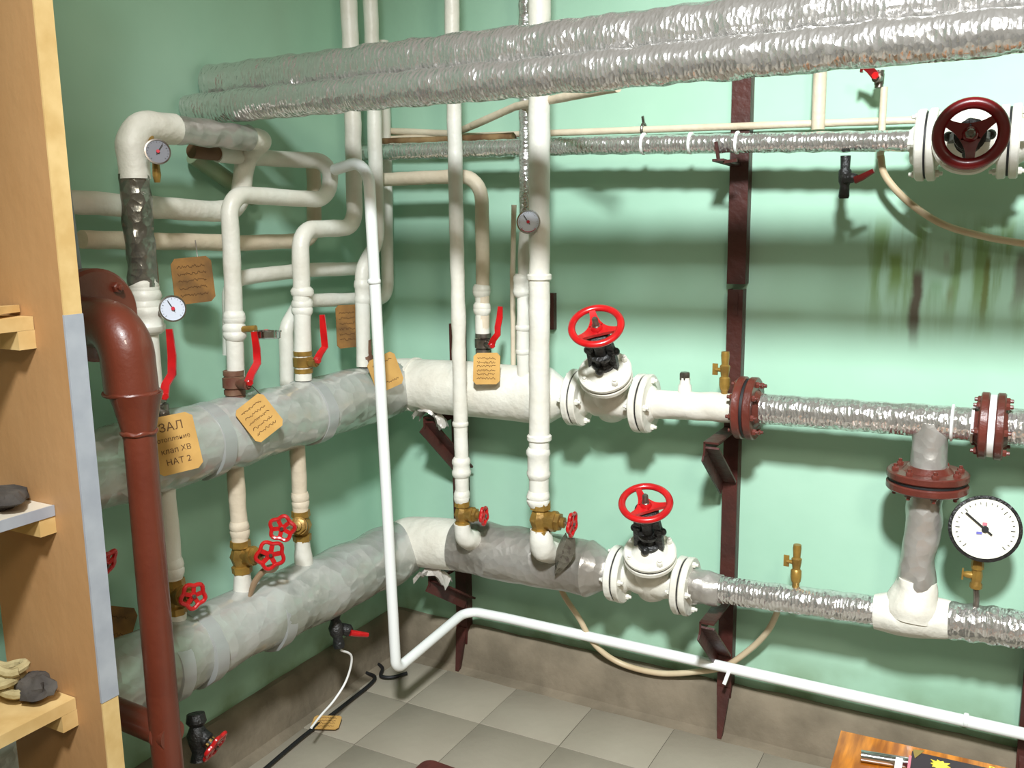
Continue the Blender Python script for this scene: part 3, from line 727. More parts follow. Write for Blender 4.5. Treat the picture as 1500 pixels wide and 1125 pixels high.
m = MB().sweep(path([(xq, -.07, bw(1290, 128, -.07).z), (xq, -.07, bw(1293, 232, -.07).z)], 0, .03), .0085, 14); single('thin_pipe', m, flesh, 'thin cream vertical pipe with a red lever on top, left of the dark handwheel', 'pipe')
cv = bw(1288, 116, -.07)
ball_valve('small ball valve with a dark red lever hanging just under the big foil pipes', cv, .009, [cv+V((-.004, -.03, .004)), cv+V((-.018, -.034, .02)), cv+V((-.036, -.034, .03)), bw(1262, 106, -.105)], (0, .2, -1), steel, lm_=dred, axis=(0,0,1), L=.04)
# hose from there
hp = [bw(1290, 228, -.085), bw(1297, 258, -.085), bw(1330, 295, -.08), bw(1380, 328, -.07), bw(1440, 346, -.06), bw(1502, 357, -.055), bw(1600, 372, -.055)]
single('hose', MB().sweep(curve(hp, 8), .0085, 12), hosem, 'beige hose drooping to the right edge above the mould stain', 'hose')
# black drain cock
cv = bw(1239, 248, yh-.03)
dc = thing('drain_cock', 'black drain cock with a dark red tip hanging under the high foil pipe', 'valve', cv)
q = MB().lathe(bw(1239, 228, yh-.01), (0,0,-1), [(0, .012), (.03, .011), (.035, .015), (.06, .015), (.07, .011), (.095, .012), (.10, .010)], 12, lump=.002)
q.lathe(bw(1238, 262, yh-.02), (.9, -.3, .1), [(0, .012), (.02, .012), (.03, .007)], 10, lump=.002); part('body', q, black, dc)
part('lever', ribbon([bw(1252, 264, yh-.045), bw(1262, 260, yh-.05), bw(1280, 250, yh-.055)], [.016, .014, .009], .007, (0, .2, 1)), dred, dc)

# ------------------------------------------------------------------ the two big foil ducts across the top
b1 = thing('large_foil_pipe', 'largest foil-wrapped pipe crossing the top of the picture, the upper of the pair', 'pipe', (1.2, -.75, 1.85))
part('foil_wrap', MB().sweep(path([(.02, -.72, bw(700, 82, -.72).z), (2.9, -.72, bw(1450, -3, -.72).z)], 0, .009), lambda t: .051+.0015*math.sin(t*52)+(.001 if int(t/.14) % 2 else 0), 44, lump=.004, lscale=30), foil, b1)
b2 = thing('large_foil_pipe', 'thinner foil-wrapped pipe tucked right under the largest one', 'pipe', (1.2, -.665, 1.8))
part('foil_wrap', MB().sweep(path([(.02, -.80, bw(700, 147, -.80).z+.036), (2.9, -.80, bw(1450, 83, -.80).z+.036)], 0, .009), lambda t: .038+.0015*math.sin(t*47), 36, lump=.004, lscale=30), foil, b2)
# cream thin pipes rising to the corner behind
m = MB().sweep(path([bw(566, 192, -.03), bw(665, 196, -.05), bw(755, 156, -.2), bw(905, 128, -.45)], 0, .03), .011, 14, lump=.001); single('thin_pipe', m, flesh, 'thin cream pipe slanting up from the corner to under the big foil pipes', 'pipe')
m = MB().sweep(path([bw(560, 208, -.09), bw(662, 205, -.09), bw(752, 200, -.09)], 0, .03), .012, 14, lump=.001); single('thin_pipe', m, mat('rusty_cream', (150, 122, 84), .6, c2=(96, 66, 40), nscale=14), 'rust-stained thin pipe in the dark corner above the slim foil pipe', 'pipe')

# ------------------------------------------------------------------ gauge on the right with its cock
gc = bw(1443, 775, -.19)
gv = gauge('large round pressure gauge with a black rim and cream dial, low on the right', gc, (.16, -.97, .12), .077, (0,0,-1), 0, body=black, face=dialw, th=.035, needle=-.87, red_c=False, rimw=.06)
dl = [o for o in gv.children if o.name.startswith('dial')][0]; gd = V((.16, -.97, .12)).normalized(); gu = (V((0,0,1))-gd*gd.z).normalized(); gr = gu.cross(gd)
part('red_mark', MB().bar(gc+gu*.012-gr*.006+gd*.001, gc+gu*.012+gr*.004+gd*.001, .007, .0006, gu), pink, dl)
part('blue_mark', MB().bar(gc-gu*.010-gr*.018+gd*.001, gc-gu*.010-gr*.006+gd*.001, .006, .0006, gu), mat('blue_ink', (110, 110, 190), .5), dl)
sv = thing('gauge_cock', 'brass cock and siphon between the large gauge and the lower foil pipe', 'valve', (gc.x, YM, .55))
b0 = bw(1432, 826, YM)
q = MB().lathe(b0, (0,0,-1), [(-.015, .012), (.0, .014), (.012, .014), (.014, .011), (.03, .013), (.045, .011), (.05, .014), (.06, .014)], 8); q.lathe(b0+V((0,0,-.03)), (-1, 0, 0), [(0, .009), (.02, .009), (.03, .005)], 10)
part('body', q, brass, sv); part('thumb_key', MB().bar(b0+V((-.03, 0, -.018)), b0+V((-.03, 0, -.042)), .004, .016, (1,0,0)), brass, sv)
zb = b0.z-.055
part('siphon', MB().sweep(path([(b0.x, YM, zb), (b0.x+.004, YM-.004, zb-.03), (b0.x, YM, zb-.10)], .01, .01), .007, 12), steel, sv)
def cock(label, px, py, dirx=-1):
    c = bw(px, py, YM); r = thing('air_cock', label, 'valve', c, 'small brass air cocks')
    q = MB().lathe(c+V((0,0,-.055)), (0,0,1), [(-.035, .009), (-.004, .009), (0, .012), (.012, .014), (.03, .014), (.034, .010), (.05, .012), (.062, .013), (.066, .009), (.09, .011), (.10, .010)], 10, lump=.001)
    q.lathe(c+V((0,0,-.004)), (dirx, 0, 0), [(0, .007), (.025, .005)], 8); part('body', q, brass, r)
    part('thumb_key', MB().bar(c+V((dirx*.026, 0, .012)), c+V((dirx*.026, 0, -.018)), .004, .014, (0,1,0)), brass, r)
    return r
cock('small brass air cock on the white pipe in front of the brown strut', 1062, 540)
cock('small brass air cock on the lower foil pipe right of the brown strut', 1167, 822)

# ------------------------------------------------------------------ hoses and white plastic pipe
hp = [bw(815, 848, -.10), bw(828, 875, -.09), bw(848, 905, -.08), bw(872, 945, -.07), bw(910, 972, -.05), bw(965, 986, -.047), bw(1020, 984, -.047), bw(1062, 976, -.048), bw(1100, 950, -.052), bw(1124, 925, -.07), bw(1137, 900, -.10), bw(1140, 882, -.13)]
single('hose', MB().sweep(curve(hp, 8), .0088, 12), hosem, 'beige hose looping low between the two mains behind the white plastic pipe', 'hose')
xp = .352
YW = -.078; zw0 = bw(740, 905, YW).z; zw1 = bw(1490, 1073, YW).z; yb = lw(580, 978, xp)
pb = thing('plastic_pipe', 'thin bright white plastic pipe dropping near the corner, then following the wall foot', 'pipe', (xp, -.48, .2))
topz = lw(545, 300, xp)
part('tube', MB().sweep(path([(XM+.035, topz.y+.02, lw(520, 232, xp).z-.02), (xp, topz.y-.01, lw(530, 232, xp).z), (xp, yb.y, .205), (xp, YW, zw0-.003), (bw(740, 905, YW).x, YW, zw0), (bw(1490, 1073, YW).x, YW, zw1), (2.9, YW, zw1)], [.075, .03, .05, .01, .01], .03), .0155, 20), plastic, pb)
ring(pb, (xp, lw(548, 412, xp).y, lw(548, 412, xp).z), (0,0,1), .016, plastic, .006, 'socket')
c = bw(1068, 988, -.09); part('pipe_clip', MB().bar(c+V((0,0,.01)), c+V((-.012, -.002, -.03)), .010, .012), plastic, pb)
ring(pb, (bw(1415, 1056, YW).x, YW, (zw0+zw1)/2), (1,0,0), .016, plastic, .006, 'socket')

# ------------------------------------------------------------------ risers and loops on the left wall
XA = .18
def seg(root, pts, r, m, fil=.05, name='tube', lump=.002, n=22): return part(name, MB().sweep(path(pts, fil, .02), r, n, lump=lump), m, root)
zT = ZU+.06
# riser A with loop back along the wall
yA = -.85; rA = .0215
a = thing('riser_pipe', 'white riser with a double bend and red lever, second from the left', 'pipe', (XA, yA, zT))
zt0 = lw(335, 287).z
seg(a, [(XA, -.865, lw(342, 560).z), (XA, -.85, 1.45), (XA, -.85, 1.575), (XA, -.475, 1.565), (XA, -.455, 1.672), (.10, -.60, 1.674), (.10, -.80, 1.676)], rA, white, [.02, .055, .055, .05, .05])
seg(a, [(.10, -.79, 1.676), (.10, -.882, 1.678)], .018, mat('rust_end', (130, 96, 64), .7, c2=(90, 60, 40)), 0, 'open_end')
coupling(a, V((XA, -.857, lw(338, 466).z)), (0,0,1), rA, .02); coupling(a, V((XA, -.859, lw(339, 486).z)), (0,0,1), rA, .03, k=1.3)
m = MB().lathe(lw(345, 582), (0,0,1), [(-.02, .027), (0, .027), (.004, .024), (.03, .024), (.034, .026), (.062, .025)], 12, lump=.003); part('socket_base', m, mat('rusty_socket', (128, 100, 78), .6, c2=(96, 54, 40), nscale=20), a)
# riser J, foil wrapped, looping over into the long horizontal
yJ = -1.12
j = thing('foil_riser', 'stout foil-wrapped riser furthest left, bending over at the top into a foil pipe', 'pipe', (XA, yJ, zT))
zj = lw(195, 200).z
seg(j, [(XA, yJ, lw(228, 600).z), (XA, yJ, lw(215, 430).z)], .024, white, 0)
part('foil_wrap', MB().sweep(path([(XA, yJ, lw(210, 420).z), (XA, yJ, lw(198, 255).z)], 0, .01), rfoil(.0315, .001, 80), 24, lump=.006, lscale=30), dfoil, j, 'dark grey foil wrap')
seg(j, [(XA, yJ, lw(198, 262).z), (XA, yJ, 1.715), (XA, -1.0, 1.715)], .034, white2, [.05], 'bend', .005)
part('foil_wrap', MB().sweep(path([(XA, -1.01, 1.715), (XA, -.77, 1.712)], 0, .01), rfoil(.031, .001, 80), 24, lump=.005, lscale=30), foil2, j)
seg(j, [(XA, -.78, 1.712), (XA, -.71, 1.712), (.10, -.70, 1.68), (.08, -.72, 1.54), (.08, -.80, 1.535), (.08, -2.2, 1.60)], .026, white2, [.04, .04, .05, .02], 'return_pipe', .003)
for py, k, L in ((420, 1.05, .02), (440, 1.15, .035), (468, 1.3, .05)): coupling(j, V((XA, yJ, lw(212, py).z)), (0,0,1), .030, L, k=k)
# riser C
c_ = thing('riser_pipe', 'white riser with an offset bend, middle one on the left wall', 'pipe', (XA, -.61, zT))
seg(c_, [(XA, -.618, zT+.02), (XA, -.605, 1.35), (XA, -.60, 1.485), (XA, -.365, 1.49), (XA, -.35, 1.9), (XA, -.35, 2.6)], .0235, white, [.02, .05, .05, .02])
coupling(c_, V((XA, -.605, lw(442, 428).z)), (0,0,1), .0235, .012); coupling(c_, V((XA, -.607, lw(443, 450).z)), (0,0,1), .0235, .03, k=1.18)
# riser E
e_ = thing('riser_pipe', 'white riser just left of the thin plastic pipe', 'pipe', (XA, -.345, zT))
seg(e_, [(XA, -.352, zT+.02), (XA, -.34, 1.375), (XA, -.26, 1.44), (XA, -.25, 1.9), (XA, -.25, 2.6)], .0215, white, [.05, .04, .02])
coupling(e_, V((XA, -.342, lw(530, 428).z)), (0,0,1), .0215, .055, k=1.15)
m = MB().lathe(lw(534, 522), (0,0,1), [(-.03, .024), (0, .025), (.005, .022), (.05, .022)], 12, lump=.002); part('socket_base', m, mat('rusty_socket', (128, 100, 78), .6), e_)
# pipes behind (closer to the wall)
XB = .075
d_ = thing('loop_pipe', 'cream pipe against the wall that drops behind the risers and turns back left below them', 'pipe', (XB, -.15, 1.3))
def lb(px, py): return lw(px, py, XB)
seg(d_, [lb(560, 60), lb(566, 300), lb(568, 437), lb(440, 441), lb(419, 480), lb(421, 580)], .0205, white, [.02, .045, .04, .02])
f_ = thing('loop_pipe', 'cream pipe against the wall, bent down behind the second riser and running to the corner', 'pipe', (XB, -.7, 1.3))
seg(f_, [lb(338, 520), lb(337, 409), lb(440, 396), lb(535, 393)], .0205, white, [.045, .02])
h_ = thing('loop_pipe', 'tan pipe against the wall, high between the second and third risers, turning left', 'pipe', (XB, -.6, 1.4))
seg(h_, [lb(457, 232), lb(460, 262), lb(460, 352), lb(350, 356), lb(120, 351)], .0205, flesh, [.02, .045, .02])
m = MB().sweep(path([lw(283, 228, .04), lw(372, 290, .04)], 0, .03), .022, 16, lump=.001); single('green_pipe', m, greenp, 'short green-painted pipe slanting behind the foil bend at the top left', 'pipe')
# small dials
gauge('small grey dial thermometer at the top of the stout foil riser', lw(231, 222, .26), (.85, -.5, .15), .0265, (0,0,-1), 0, body=steel, face=mat('grey_dial', (120, 120, 128), .4), needle=.6, ticks=8, group='small dial thermometers')
m = MB().lathe(lw(228, 236, .235), (0,0,-1), [(0, .007), (.03, .009), (.045, .006)], 10); m.sweep(path([lw(226, 226, .24), (.19, -1.08, 1.70)], 0, 0), .008, 10); single('gauge_pocket', m, brass, 'dull brass pocket of the small grey dial on the foil bend', 'fitting')
gauge('small chrome dial thermometer with a pale blue dial beside the left red lever', lw(253, 452, .27), (.86, -.48, .12), .0285, (0,0,-1), 0, needle=-.5, ticks=8, group='small dial thermometers')
m = MB().sweep([lw(249, 456, .25), (.18, yJ+.01, lw(215, 462).z)], .009, 12); single('gauge_pocket', m, steel, 'steel pocket joining the pale blue dial to the leftmost riser', 'fitting')
gauge('small chrome dial seen edge-on, tilted upwards beside the second riser', lw(390, 485, .245), (-.10, .12, .95), .037, (0,0,-1), 0, needle=1.4, ticks=8, group='small dial thermometers')
m = MB().sweep([lw(375, 481, .24), lw(358, 482, .21), (.18, -.858, lw(339, 484).z)], .008, 12); single('gauge_pocket', m, brass, 'brass pocket joining the tilted chrome dial to the second riser', 'fitting')

# red lever valves on the left risers
def lev(label, body_px, r, pts, x, m):
    P = [lw(px, py, x) for px, py in pts]
    ball_valve(label, lw(*body_px), r, P, (.877, .48, 0), m, 'red lever ball valves')
lev('ball valve with a long red lever standing up beside the brown bend, furthest left', (228, 600), .023, [(240, 580), (243, 563), (252, 548), (252, 520), (248, 482)], .25, steel)
lev('ball valve with a red lever beside the second riser, under the tilted dial', (343, 560), .0225, [(364, 560), (368, 548), (377, 532), (376, 510), (372, 486)], .25, mat('rusty_socket', (128, 100, 78), .6))
lev('ball valve with a red lever beside the middle riser', (444, 530), .0225, [(464, 528), (469, 518), (476, 508), (474, 485), (472, 461)], .235, brass)

# tags on the left
nl = (.80, -.55, .25)
tag_card('upright tan cardboard tag with large handwriting, beside the brown pipe', lw(256, 650, .285), (.86, -.46, .22), (0, 0, 1), .098, .128, card, lines=[('ЗАЛ', .026, .038, 0), ('отопление', .014, .012, 0), ('клап ХВ', .017, -.013, 0), ('НАТ 2', .019, -.038, 0)], scr=0, seed=2, rot=-.10, group=None)
tag_card('tan cardboard tag hanging askew at the foot of the second riser', lw(380, 612, .285), (.86, -.40, .3), (0, 0, 1), .088, .098, card, scr=5, seed=3, rot=-.50, wire=[lw(381, 577, .26), lw(374, 570, .24), lw(366, 562, .22)])
tag_card('brown cardboard tag hanging under the tan wall pipe, above the pale blue dial', lw(283, 411, .13), (.9, -.4, .0), (0, 0, 1), .098, .11, card2, scr=5, seed=5, rot=-.06, wire=[lw(290, 382, .13), lw(288, 366, .12), lw(286, 352, .11)])
tag_card('brown cardboard tag behind the riser left of the plastic pipe', lw(509, 478, .10), (.9, -.4, 0), (0, 0, 1), .075, .13, card2, scr=6, seed=6)
tag_card('narrow tan tag half hidden behind the white plastic pipe on the foil main', lw(565, 545, .27), (.9, -.35, .2), (0, 0, 1), .10, .10, card, scr=2, seed=8, rot=-.25)
tag_card('brown cardboard tag low on the left wall beside the shelf panel', lw(152, 928, .03), (1, -.05, 0), (0, 0, 1), .16, .13, card2, scr=3, seed=9, rot=.45)
# ------------------------------------------------------------------ risers between the two mains
def lower_riser(label, vlabel, x_px, topm, py_valve, wheel_px, wpx_x=None, k=1.0, seed=0, RW=.033, yv=None, wn=None):
    y = lw(*x_px).y; zv = lw(x_px[0], py_valve).z
    r = thing('riser_pipe', label, 'pipe', (XM, y, ZL+.05))
    seg(r, [(XM, y, ZU-.06), (XM, y, zv+.040)], .0215, topm, 0)
    coupling(r, V((XM, y, zv+.072)), (0,0,1), .0215, .03, m=topm, k=1.12)
    seg(r, [(XM, y, zv-.040), (XM, y, ZL+.055)], .0235, white, 0, lump=.005)
    w = lw(*wheel_px, .24 if wpx_x is None else wpx_x); s = w-V((XM, y, zv))
    brass_valve(vlabel, (XM, y, zv), (0,0,1), s, 1.2, RW, s.length, group='brass stop valves on the risers', wn=wn)
lower_riser('cream pipe between the mains behind the red-wheeled valve, below the second riser', 'brass valve with a solid red lobed handwheel under the upper foil main', (353, 810), flesh, 815, (396, 813), .27, RW=.036, wn=(.75, -.62, .1))
lower_riser('cream and white pipe between the mains, below the middle riser', 'brass valve with a red lobed handwheel pointing left, below the middle riser', (441, 760), flesh, 770, (413, 774), .29, RW=.032, wn=(.55, -.8, .1))
lower_riser('white pipe between the mains just right of the brown pipe', 'brass valve with a pierced red handwheel just right of the brown pipe', (256, 870), white, 873, (283, 873), .25, RW=.030, wn=(.9, -.35, .1))
# bent foil stub next to the first
m = MB().sweep(curve([lw(402, 832, .23), lw(388, 836, .23), lw(374, 852, .22), lw(364, 880, .21)], 5), lambda t: .020-.06*t, 12, lump=.006, sq=.5); single('foil_scrap', m, mat('tan_foil', (168, 140, 112), .5, .3), 'twisted tan wrapping under the solid red handwheel', 'foil')
# edge-on wheel at far left
c = lw(154, 828, .24); dn = (rt*.86-up*.38-fw*.12).normalized(); cb_ = c-dn*.055
brass_valve('black valve with a red handwheel seen edge-on beside the shelf panel', cb_, (0,0,1), dn, 1.0, .034, .055, bm=black, name='globe_valve')

# drains under the lower main
cv = lw(497, 920, .20)
dv = thing('drain_valve', 'black drain valve with a red handle hanging under the lower foil main', 'valve', cv)
q = MB().lathe(lw(489, 893, .19), lw(497, 950, .22)-lw(489, 893, .19), [(0, .014), (.02, .018), (.03, .014), (.05, .022), (.07, .02), (.08, .014), (.10, .018), (.112, .015)], 12, lump=.003)
q.lathe(cv, lw(525, 928, .26)-cv, [(0, .016), (.03, .018), (.04, .010)], 10, lump=.003); part('body', q, black, dv)
part('handle', MB().sweep([lw(513, 927, .24), lw(522, 928, .25), lw(539, 930, .27)], lambda t: .010 if t < .03 else .008, 10, lump=.003), red, dv)
hp = [lw(499, 952, .22), lw(515, 962, .22), lw(508, 995, .2), lw(490, 1025, .19), lw(470, 1048, .2), lw(456, 1066, .22)]
hp = [p if p.z > .01 else V((p.x, p.y, .01)) for p in hp]
single('drain_hose', MB().sweep(curve(hp, 7), .0034, 10), paperw, 'thin whitish tube hanging from the black drain valve to the floor tag', 'hose')
tag_card('tan cardboard tag lying on the floor at the end of the thin tube', on('z', .012, 478, 1060)+V((0,0,.004)), (.06, -.1, 1), (-.45, .9, 0), .085, .062, card, scr=4, seed=11, rot=.0)
cv = on('x', .25, 290, 1074)
dv = thing('drain_valve', 'black valve with a red handwheel at the bottom, right of the brown pipe', 'valve', cv)
q = MB().lathe(lw(287, 1045, .24), lw(292, 1115, .26)-lw(287, 1045, .24), [(0, .02), (.02, .024), (.03, .016), (.05, .026), (.07, .022), (.09, .016), (.11, .022)], 12, lump=.003)
ws = (rt*.80-up*.52-fw*.15).normalized()*.052; q.lathe(cv, ws, [(0, .018), (.03, .018), (.034, .012), (.05, .012)], 12, lump=.002); part('body', q, black, dv)
part('gland_nut', MB().hexa(cv+ws.normalized()*.03, ws, .014, .012), brass, dv)
part('stem', MB().lathe(cv, ws, [(0, .004), (ws.length, .004)], 8), steel, dv)
lobed_wheel(dv, cv+ws, ws, .036, red, 6)

# ------------------------------------------------------------------ brown pipe in front
yB = -1.40
XBp = on('y', yB, 205, 640).x; xB2 = on('y', yB, 255, 1100).x
bp = thing('brown_pipe', 'glossy red-brown standpipe with a fat bend at the top, in front of the foil mains', 'pipe', (xB2, yB, .05))
zc = on('y', yB, 105, 468).z; xc = on('y', yB, 105, 468).x; xe = on('y', yB, 193, 575).x; ze = on('y', yB, 193, 575).z
P = path([(xc-.02, yB, zc), (xe-.004, yB, zc-.006), (xe, yB, ze)], [.115], .01, 16)
part('bend', MB().sweep(P, .0475, 36, lump=.0008), brown, bp)
zw2 = on('y', yB, 203, 632).z
part('reducer', MB().lathe((XBp-.001, yB, zw2), (0,0,1), [(-.01, .0295), (.004, .031), (ze-zw2-.022, .041), (ze-zw2, .0475)], 36), brown, bp)
for (z, r) in ((ze, .0475), (zw2, .0300)):
    m = MB().torus((XBp-.001 if r < .04 else xe, yB, z), (0,0,1), r, .0042, 40, 8); m.v = [v+V((0,0,.0035*noise.noise(v*70))) for v in m.v]
    part('weld_bead', m, brown, bp)
part('tube', MB().sweep(path([(XBp, yB, zw2), (XBp, yB, .01)], 0, .04), .0292, 32), brown, bp)
flc = V((xc+.002, yB+.045, zc+.004))
part('end_flange', MB().disc(flc, (1, 0, 0), .090, .045, 44, .006), brown, bp)
inst('bolt', bolt_mesh(brown, .011), bp, (xc+.026, yB+.085, zc+.055), (1, 0, 0)); inst('bolt', bolt_mesh(brown, .011), bp, (xc+.026, yB+.10, zc-.04), (1, 0, 0))
part('supply_stub', MB().sweep(path([(.03, yB+.02, zc), (xc-.06, yB+.02, zc)], 0, .05), .055, 28), brown, bp)
za = on('y', yB, 200, 1058).z
part('cross_tube', MB().sweep(path([(.272, yB, za+.01), (xB2, yB, za)], 0, .05), .0285, 28), brown, bp)
part('weld_bead', MB().torus((xB2-.028, yB, za), (1,0,0), .029, .004, 32, 8), brown, bp)
# grey pipe behind panel
single('grey_pipe', MB().sweep(path([on('y', -1.37, 88, 235), on('y', -1.37, 113, 415)], 0, .05), .012, 16), graym, 'thin grey plastic pipe between the shelf panel and the brown bend', 'pipe')

# ------------------------------------------------------------------ shelving unit at the left edge
yP = -1.65; xP = .642; tP = .030
sh = thing('shelving_unit', 'plywood shelving unit with a taped side panel at the left edge of the picture', 'shelf', (.52, -1.9, 0))
part('side_panel', MB().box(((.40+xP)/2, yP+tP/2, 1.2), ((xP-.40)/2-.001, tP/2, 1.2)), ply, sh)
zA = on('x', xP, 90, 462).z; zB = on('x', xP, 148, 1030).z
part('edge_strip', MB().box((xP+.0005, yP+tP/2, (zA+2.4)/2), (.0015, tP/2, (2.4-zA)/2)), plyedge, sh)
part('edge_strip', MB().box((xP+.0005, yP+tP/2, zB/2), (.0015, tP/2, zB/2)), plyedge, sh)
part('edge_tape', MB().box((xP+.0010, yP+tP/2, (zA+zB)/2), (.002, tP/2+.001, (zA-zB)/2)), tape, sh, 'grey tape on the panel edge')
for (px, py, th, m_, off) in ((50, 473, .020, plyedge, 0), (80, 747, .016, tape, .0), (112, 1030, .020, plyedge, 0)):
    p = on('y', yP, px, py); zt_ = p.z
    part('shelf_board', MB().box((.40+(p.x-.40)/2, yP-.32, zt_), ((p.x-.40)/2, .319, th/2)), plyedge if m_ is not tape else mat('pale_laminate', (214, 204, 186), .5), sh)
    if m_ is tape: part('edge_tape', MB().box((p.x+.0005, yP-.32, zt_), (.0015, .319, th/2+.0005)), tape, sh)
    cx = p.x-.0
    part('cleat', MB().box(((.42+cx)/2, yP-.014, zt_-th/2-.0145), ((cx-.42)/2, .0138, .0142)), plyedge, sh)
p = on('y', yP, 25, 460)
# second board leaning on the top shelf
z1 = on('y', yP, 50, 473).z
single('loose_board', MB().bar((.45, -1.72, z1+.0165), (.553, -1.675, z1+.022), .05, .011, (0, 1, 0)), plyedge, 'thin pale offcut lying on the topmost visible shelf', 'board')
# gloves on the shelves
def lumpy(c, sc, seed, m, name, label, cat):
    q = MB(); q.ball((0,0,0), 1, 22); vs = []
    for v in q.v:
        k = 1+.45*noise.noise(v*1.6+V((seed, 0, 0)))+.2*noise.noise(v*4+V((seed, 3, 0))); w = V((v.x*sc[0]*k, v.y*sc[1]*k, v.z*sc[2]*k)); vs.append(w)
    zmin = min(w.z for w in vs); q.v = [w+V(c)+V((0, 0, -zmin)) for w in vs]
    return single(name, q, m, label, cat)
z2 = on('y', yP, 80, 747).z+.0085; z3_ = on('y', yP, 112, 1030).z+.0105
lumpy((.51, -1.70, z2), (.055, .04, .015), 2, glove, 'work_glove', 'grey work glove lying on the middle shelf', 'glove')
lumpy((.53, -1.685, z3_), (.035, .026, .020), 5, glove, 'dark_rag', 'dark crumpled rag at the back of the lowest visible shelf', 'rag')
q = MB(); q.ball((0,0,0), 1, 16); q.v = [V((v.x*.016, v.y*.04, v.z*.016))+V((.572, -1.79, z2+.0165)) for v in q.v]
single('screwdriver_handle', q, mat('orange_plastic', (222, 112, 28), .35), 'orange rounded tool handle at the edge of the middle shelf', 'handle')
# coil of pale rope
q = MB(); rp = []
for i in range(90):
    t = i/89; an = t*2*PI*4; rr = .03+.008*math.sin(an*2.3)
    rp.append(V((.485+rr*math.cos(an), -1.705+.7*rr*math.sin(an), z3_+.012+.05*t+.006*math.sin(an*1.7))))
single('rope_coil', q.sweep(rp, .0075, 8, lump=.001), rope, 'pale tangled rope piled on the lowest visible shelf', 'rope')

# ------------------------------------------------------------------ floor bits
pts = [on('z', .012, x, y) for x, y in ((384, 1130), (440, 1082), (500, 1036), (548, 996), (536, 985), (532, 976), (546, 970), (560, 978), (558, 990), (575, 992), (596, 986))]
pts[0] = on('z', .012, 340, 1168)
single('iron_poker', MB().sweep(curve(pts, 8), .006, 10), rubber, 'black rod ending in a loop on the floor along the left wall', 'rod')
c0 = on('z', .02, 625, 1109); q = MB(); xd = V((1, -.05, 0)); yd = V((0, -1, 0)); o = []
for k in range(7): t = k/6*PI/2; o.append(c0+xd*(.03-.03*math.sin(t)) + yd*(.03-.03*math.cos(t)))
o = [c0+xd*.42+yd*.0]+o+[c0+yd*.3, c0+xd*.42+yd*.3]; n = len(o)
q.add([V((p.x, p.y, .018)) for p in o]+[V((p.x, p.y, .0035)) for p in o], [tuple(range(n))]+[(i, (i+1) % n, n+(i+1) % n, n+i) for i in range(n)]+[tuple(range(n, 2*n))[::-1]], True)
single('rubber_mat', q, matb, 'corner of a maroon rubber mat on the floor at the bottom edge', 'mat')

# stool with wood-grain top
zs = .42; a0 = on('z', zs, 1232, 1070); a1 = on('z', zs, 1500, 1130); ex = (a1-a0); ex.z = 0; ex.normalize(); ey = V((ex.y, -ex.x, 0))
MT = Matrix((ex, ey*-1, V((0,0,1)))).transposed()
st = thing('wooden_stool', 'low table with an orange wood-grain top at the bottom right corner', 'table', (a0.x+.25, a0.y-.2, 0))
part('table_top', MB().box(a0+ex*.3+ey*.22-V((0,0,.01)), (.3, .22, .01), MT), orange, st)
for (u, v) in ((.04, .04), (.56, .04), (.04, .40), (.56, .40)):
    p = a0+ex*u+ey*v; part('leg', MB().box((p.x, p.y, (zs-.02)/2+.001), (.016, .016, (zs-.02)/2-.002), MT), orange, st)
def tp(px, py, dz): return on('z', zs+dz, px, py)
t0 = tp(1261, 1107, .012)-V((0,0,.0)); t1 = tp(1380, 1126, .012)
tub = thing('steel_tube', 'short shiny steel tube lying on the wood-grain table top', 'tube', t0)
part('tube', MB().lathe(t0, (t1-t0), [(0, .0085), (0, .0115), ((t1-t0).length, .0115)], 24), chrome, tub)
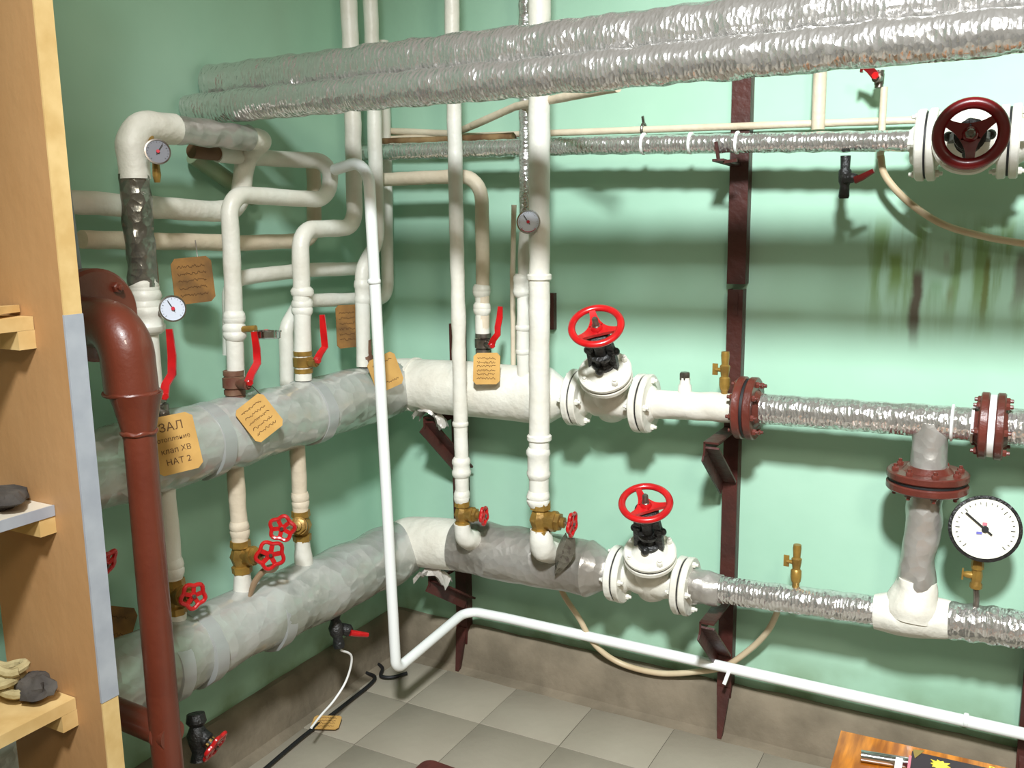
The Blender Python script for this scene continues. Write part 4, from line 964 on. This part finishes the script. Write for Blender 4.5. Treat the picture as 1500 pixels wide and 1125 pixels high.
# folded paper leaflet standing
pw = tp(1314, 1125, .0); pt_ = V((0,0,1))
q = MB(); A_ = tp(1311, 1131, .0005)+V((0,0,.0)); B_ = tp(1334, 1131, .0005)
lf = thing('paper_leaflet', 'white and pink folded paper leaflet between the steel tube and the black box', 'paper', A_)
q = MB().add([A_+ey*.05, A_+ey*-.005, A_+ey*-.005+V((0,0,.030)), A_+ey*.05+V((0,0,.03)), A_+ex*.013+ey*-.005+V((0,0,.030)), A_+ex*.013+ey*.05+V((0,0,.03)), A_+ex*.012+ey*.05, A_+ex*.012-ey*.005], [(0,1,2,3), (2,4,5,3), (1,7,4,2), (7,6,5,4), (0,3,5,6), (0,6,7,1)], True)
part('white_page', q, paperw, lf)
q = MB().add([B_+ey*.06, B_+ey*-.004-ex*.002, B_+ey*-.002+V((0,0,.034)), B_+ey*.06+V((0,0,.034)), B_+ex*-.004+ey*.06, B_+ex*-.006+ey*-.004, B_+ex*-.005+ey*-.002+V((0,0,.034)), B_+ex*-.005+ey*.06+V((0,0,.034))], [(0,1,2,3), (4,7,6,5), (0,4,5,1), (2,6,7,3), (1,5,6,2), (0,3,7,4)], True)
part('pink_page', q, pink, lf)
# black box with yellow print
bx0 = tp(1336, 1100, .03); bx = thing('black_box', 'black cardboard box with yellow print on the wood-grain table top', 'box', bx0-V((0,0,.03)))
part('carton', MB().box(bx0+ex*.16+ey*.085-V((0,0,.014)), (.16, .085, .014), MT), packet, bx)
def topm(px, py): p = on('z', zs+.0305, px, py); return p
def flatpoly(pts2, z=.0006):
    q = MB(); n = len(pts2); q.add([p+V((0,0,z)) for p in pts2]+[p-V((0,0,.0002)) for p in pts2], [tuple(range(n)), tuple(range(n, 2*n))[::-1]]+[(i, (i+1) % n, n+(i+1) % n, n+i) for i in range(n)], True); return q
part('corner_mark', flatpoly([topm(1337, 1098), topm(1354, 1100), topm(1340, 1111)]), olive, bx)
sc = topm(1377, 1121); sp_ = []
for i in range(20):
    t = 2*PI*i/20; r_ = .012*(1.0 if i % 2 else 1.55+.25*math.sin(i)); sp_.append(sc+ex*r_*math.cos(t)*1.0-ey*r_*math.sin(t)*1.1)
part('starburst', flatpoly(sp_), yellow, bx)
me = text_mesh('BOMB'if 0 else 'ROM', .026); me.materials.clear(); me.materials.append(yellow)
t = bpy.data.objects.new('lettering', me); COL.objects.link(t); t.parent = bx
pp = topm(1472, 1132); t.matrix_local = Matrix.Translation(pp+V((0,0,.001))-V(bx.location)) @ MT.to_4x4()
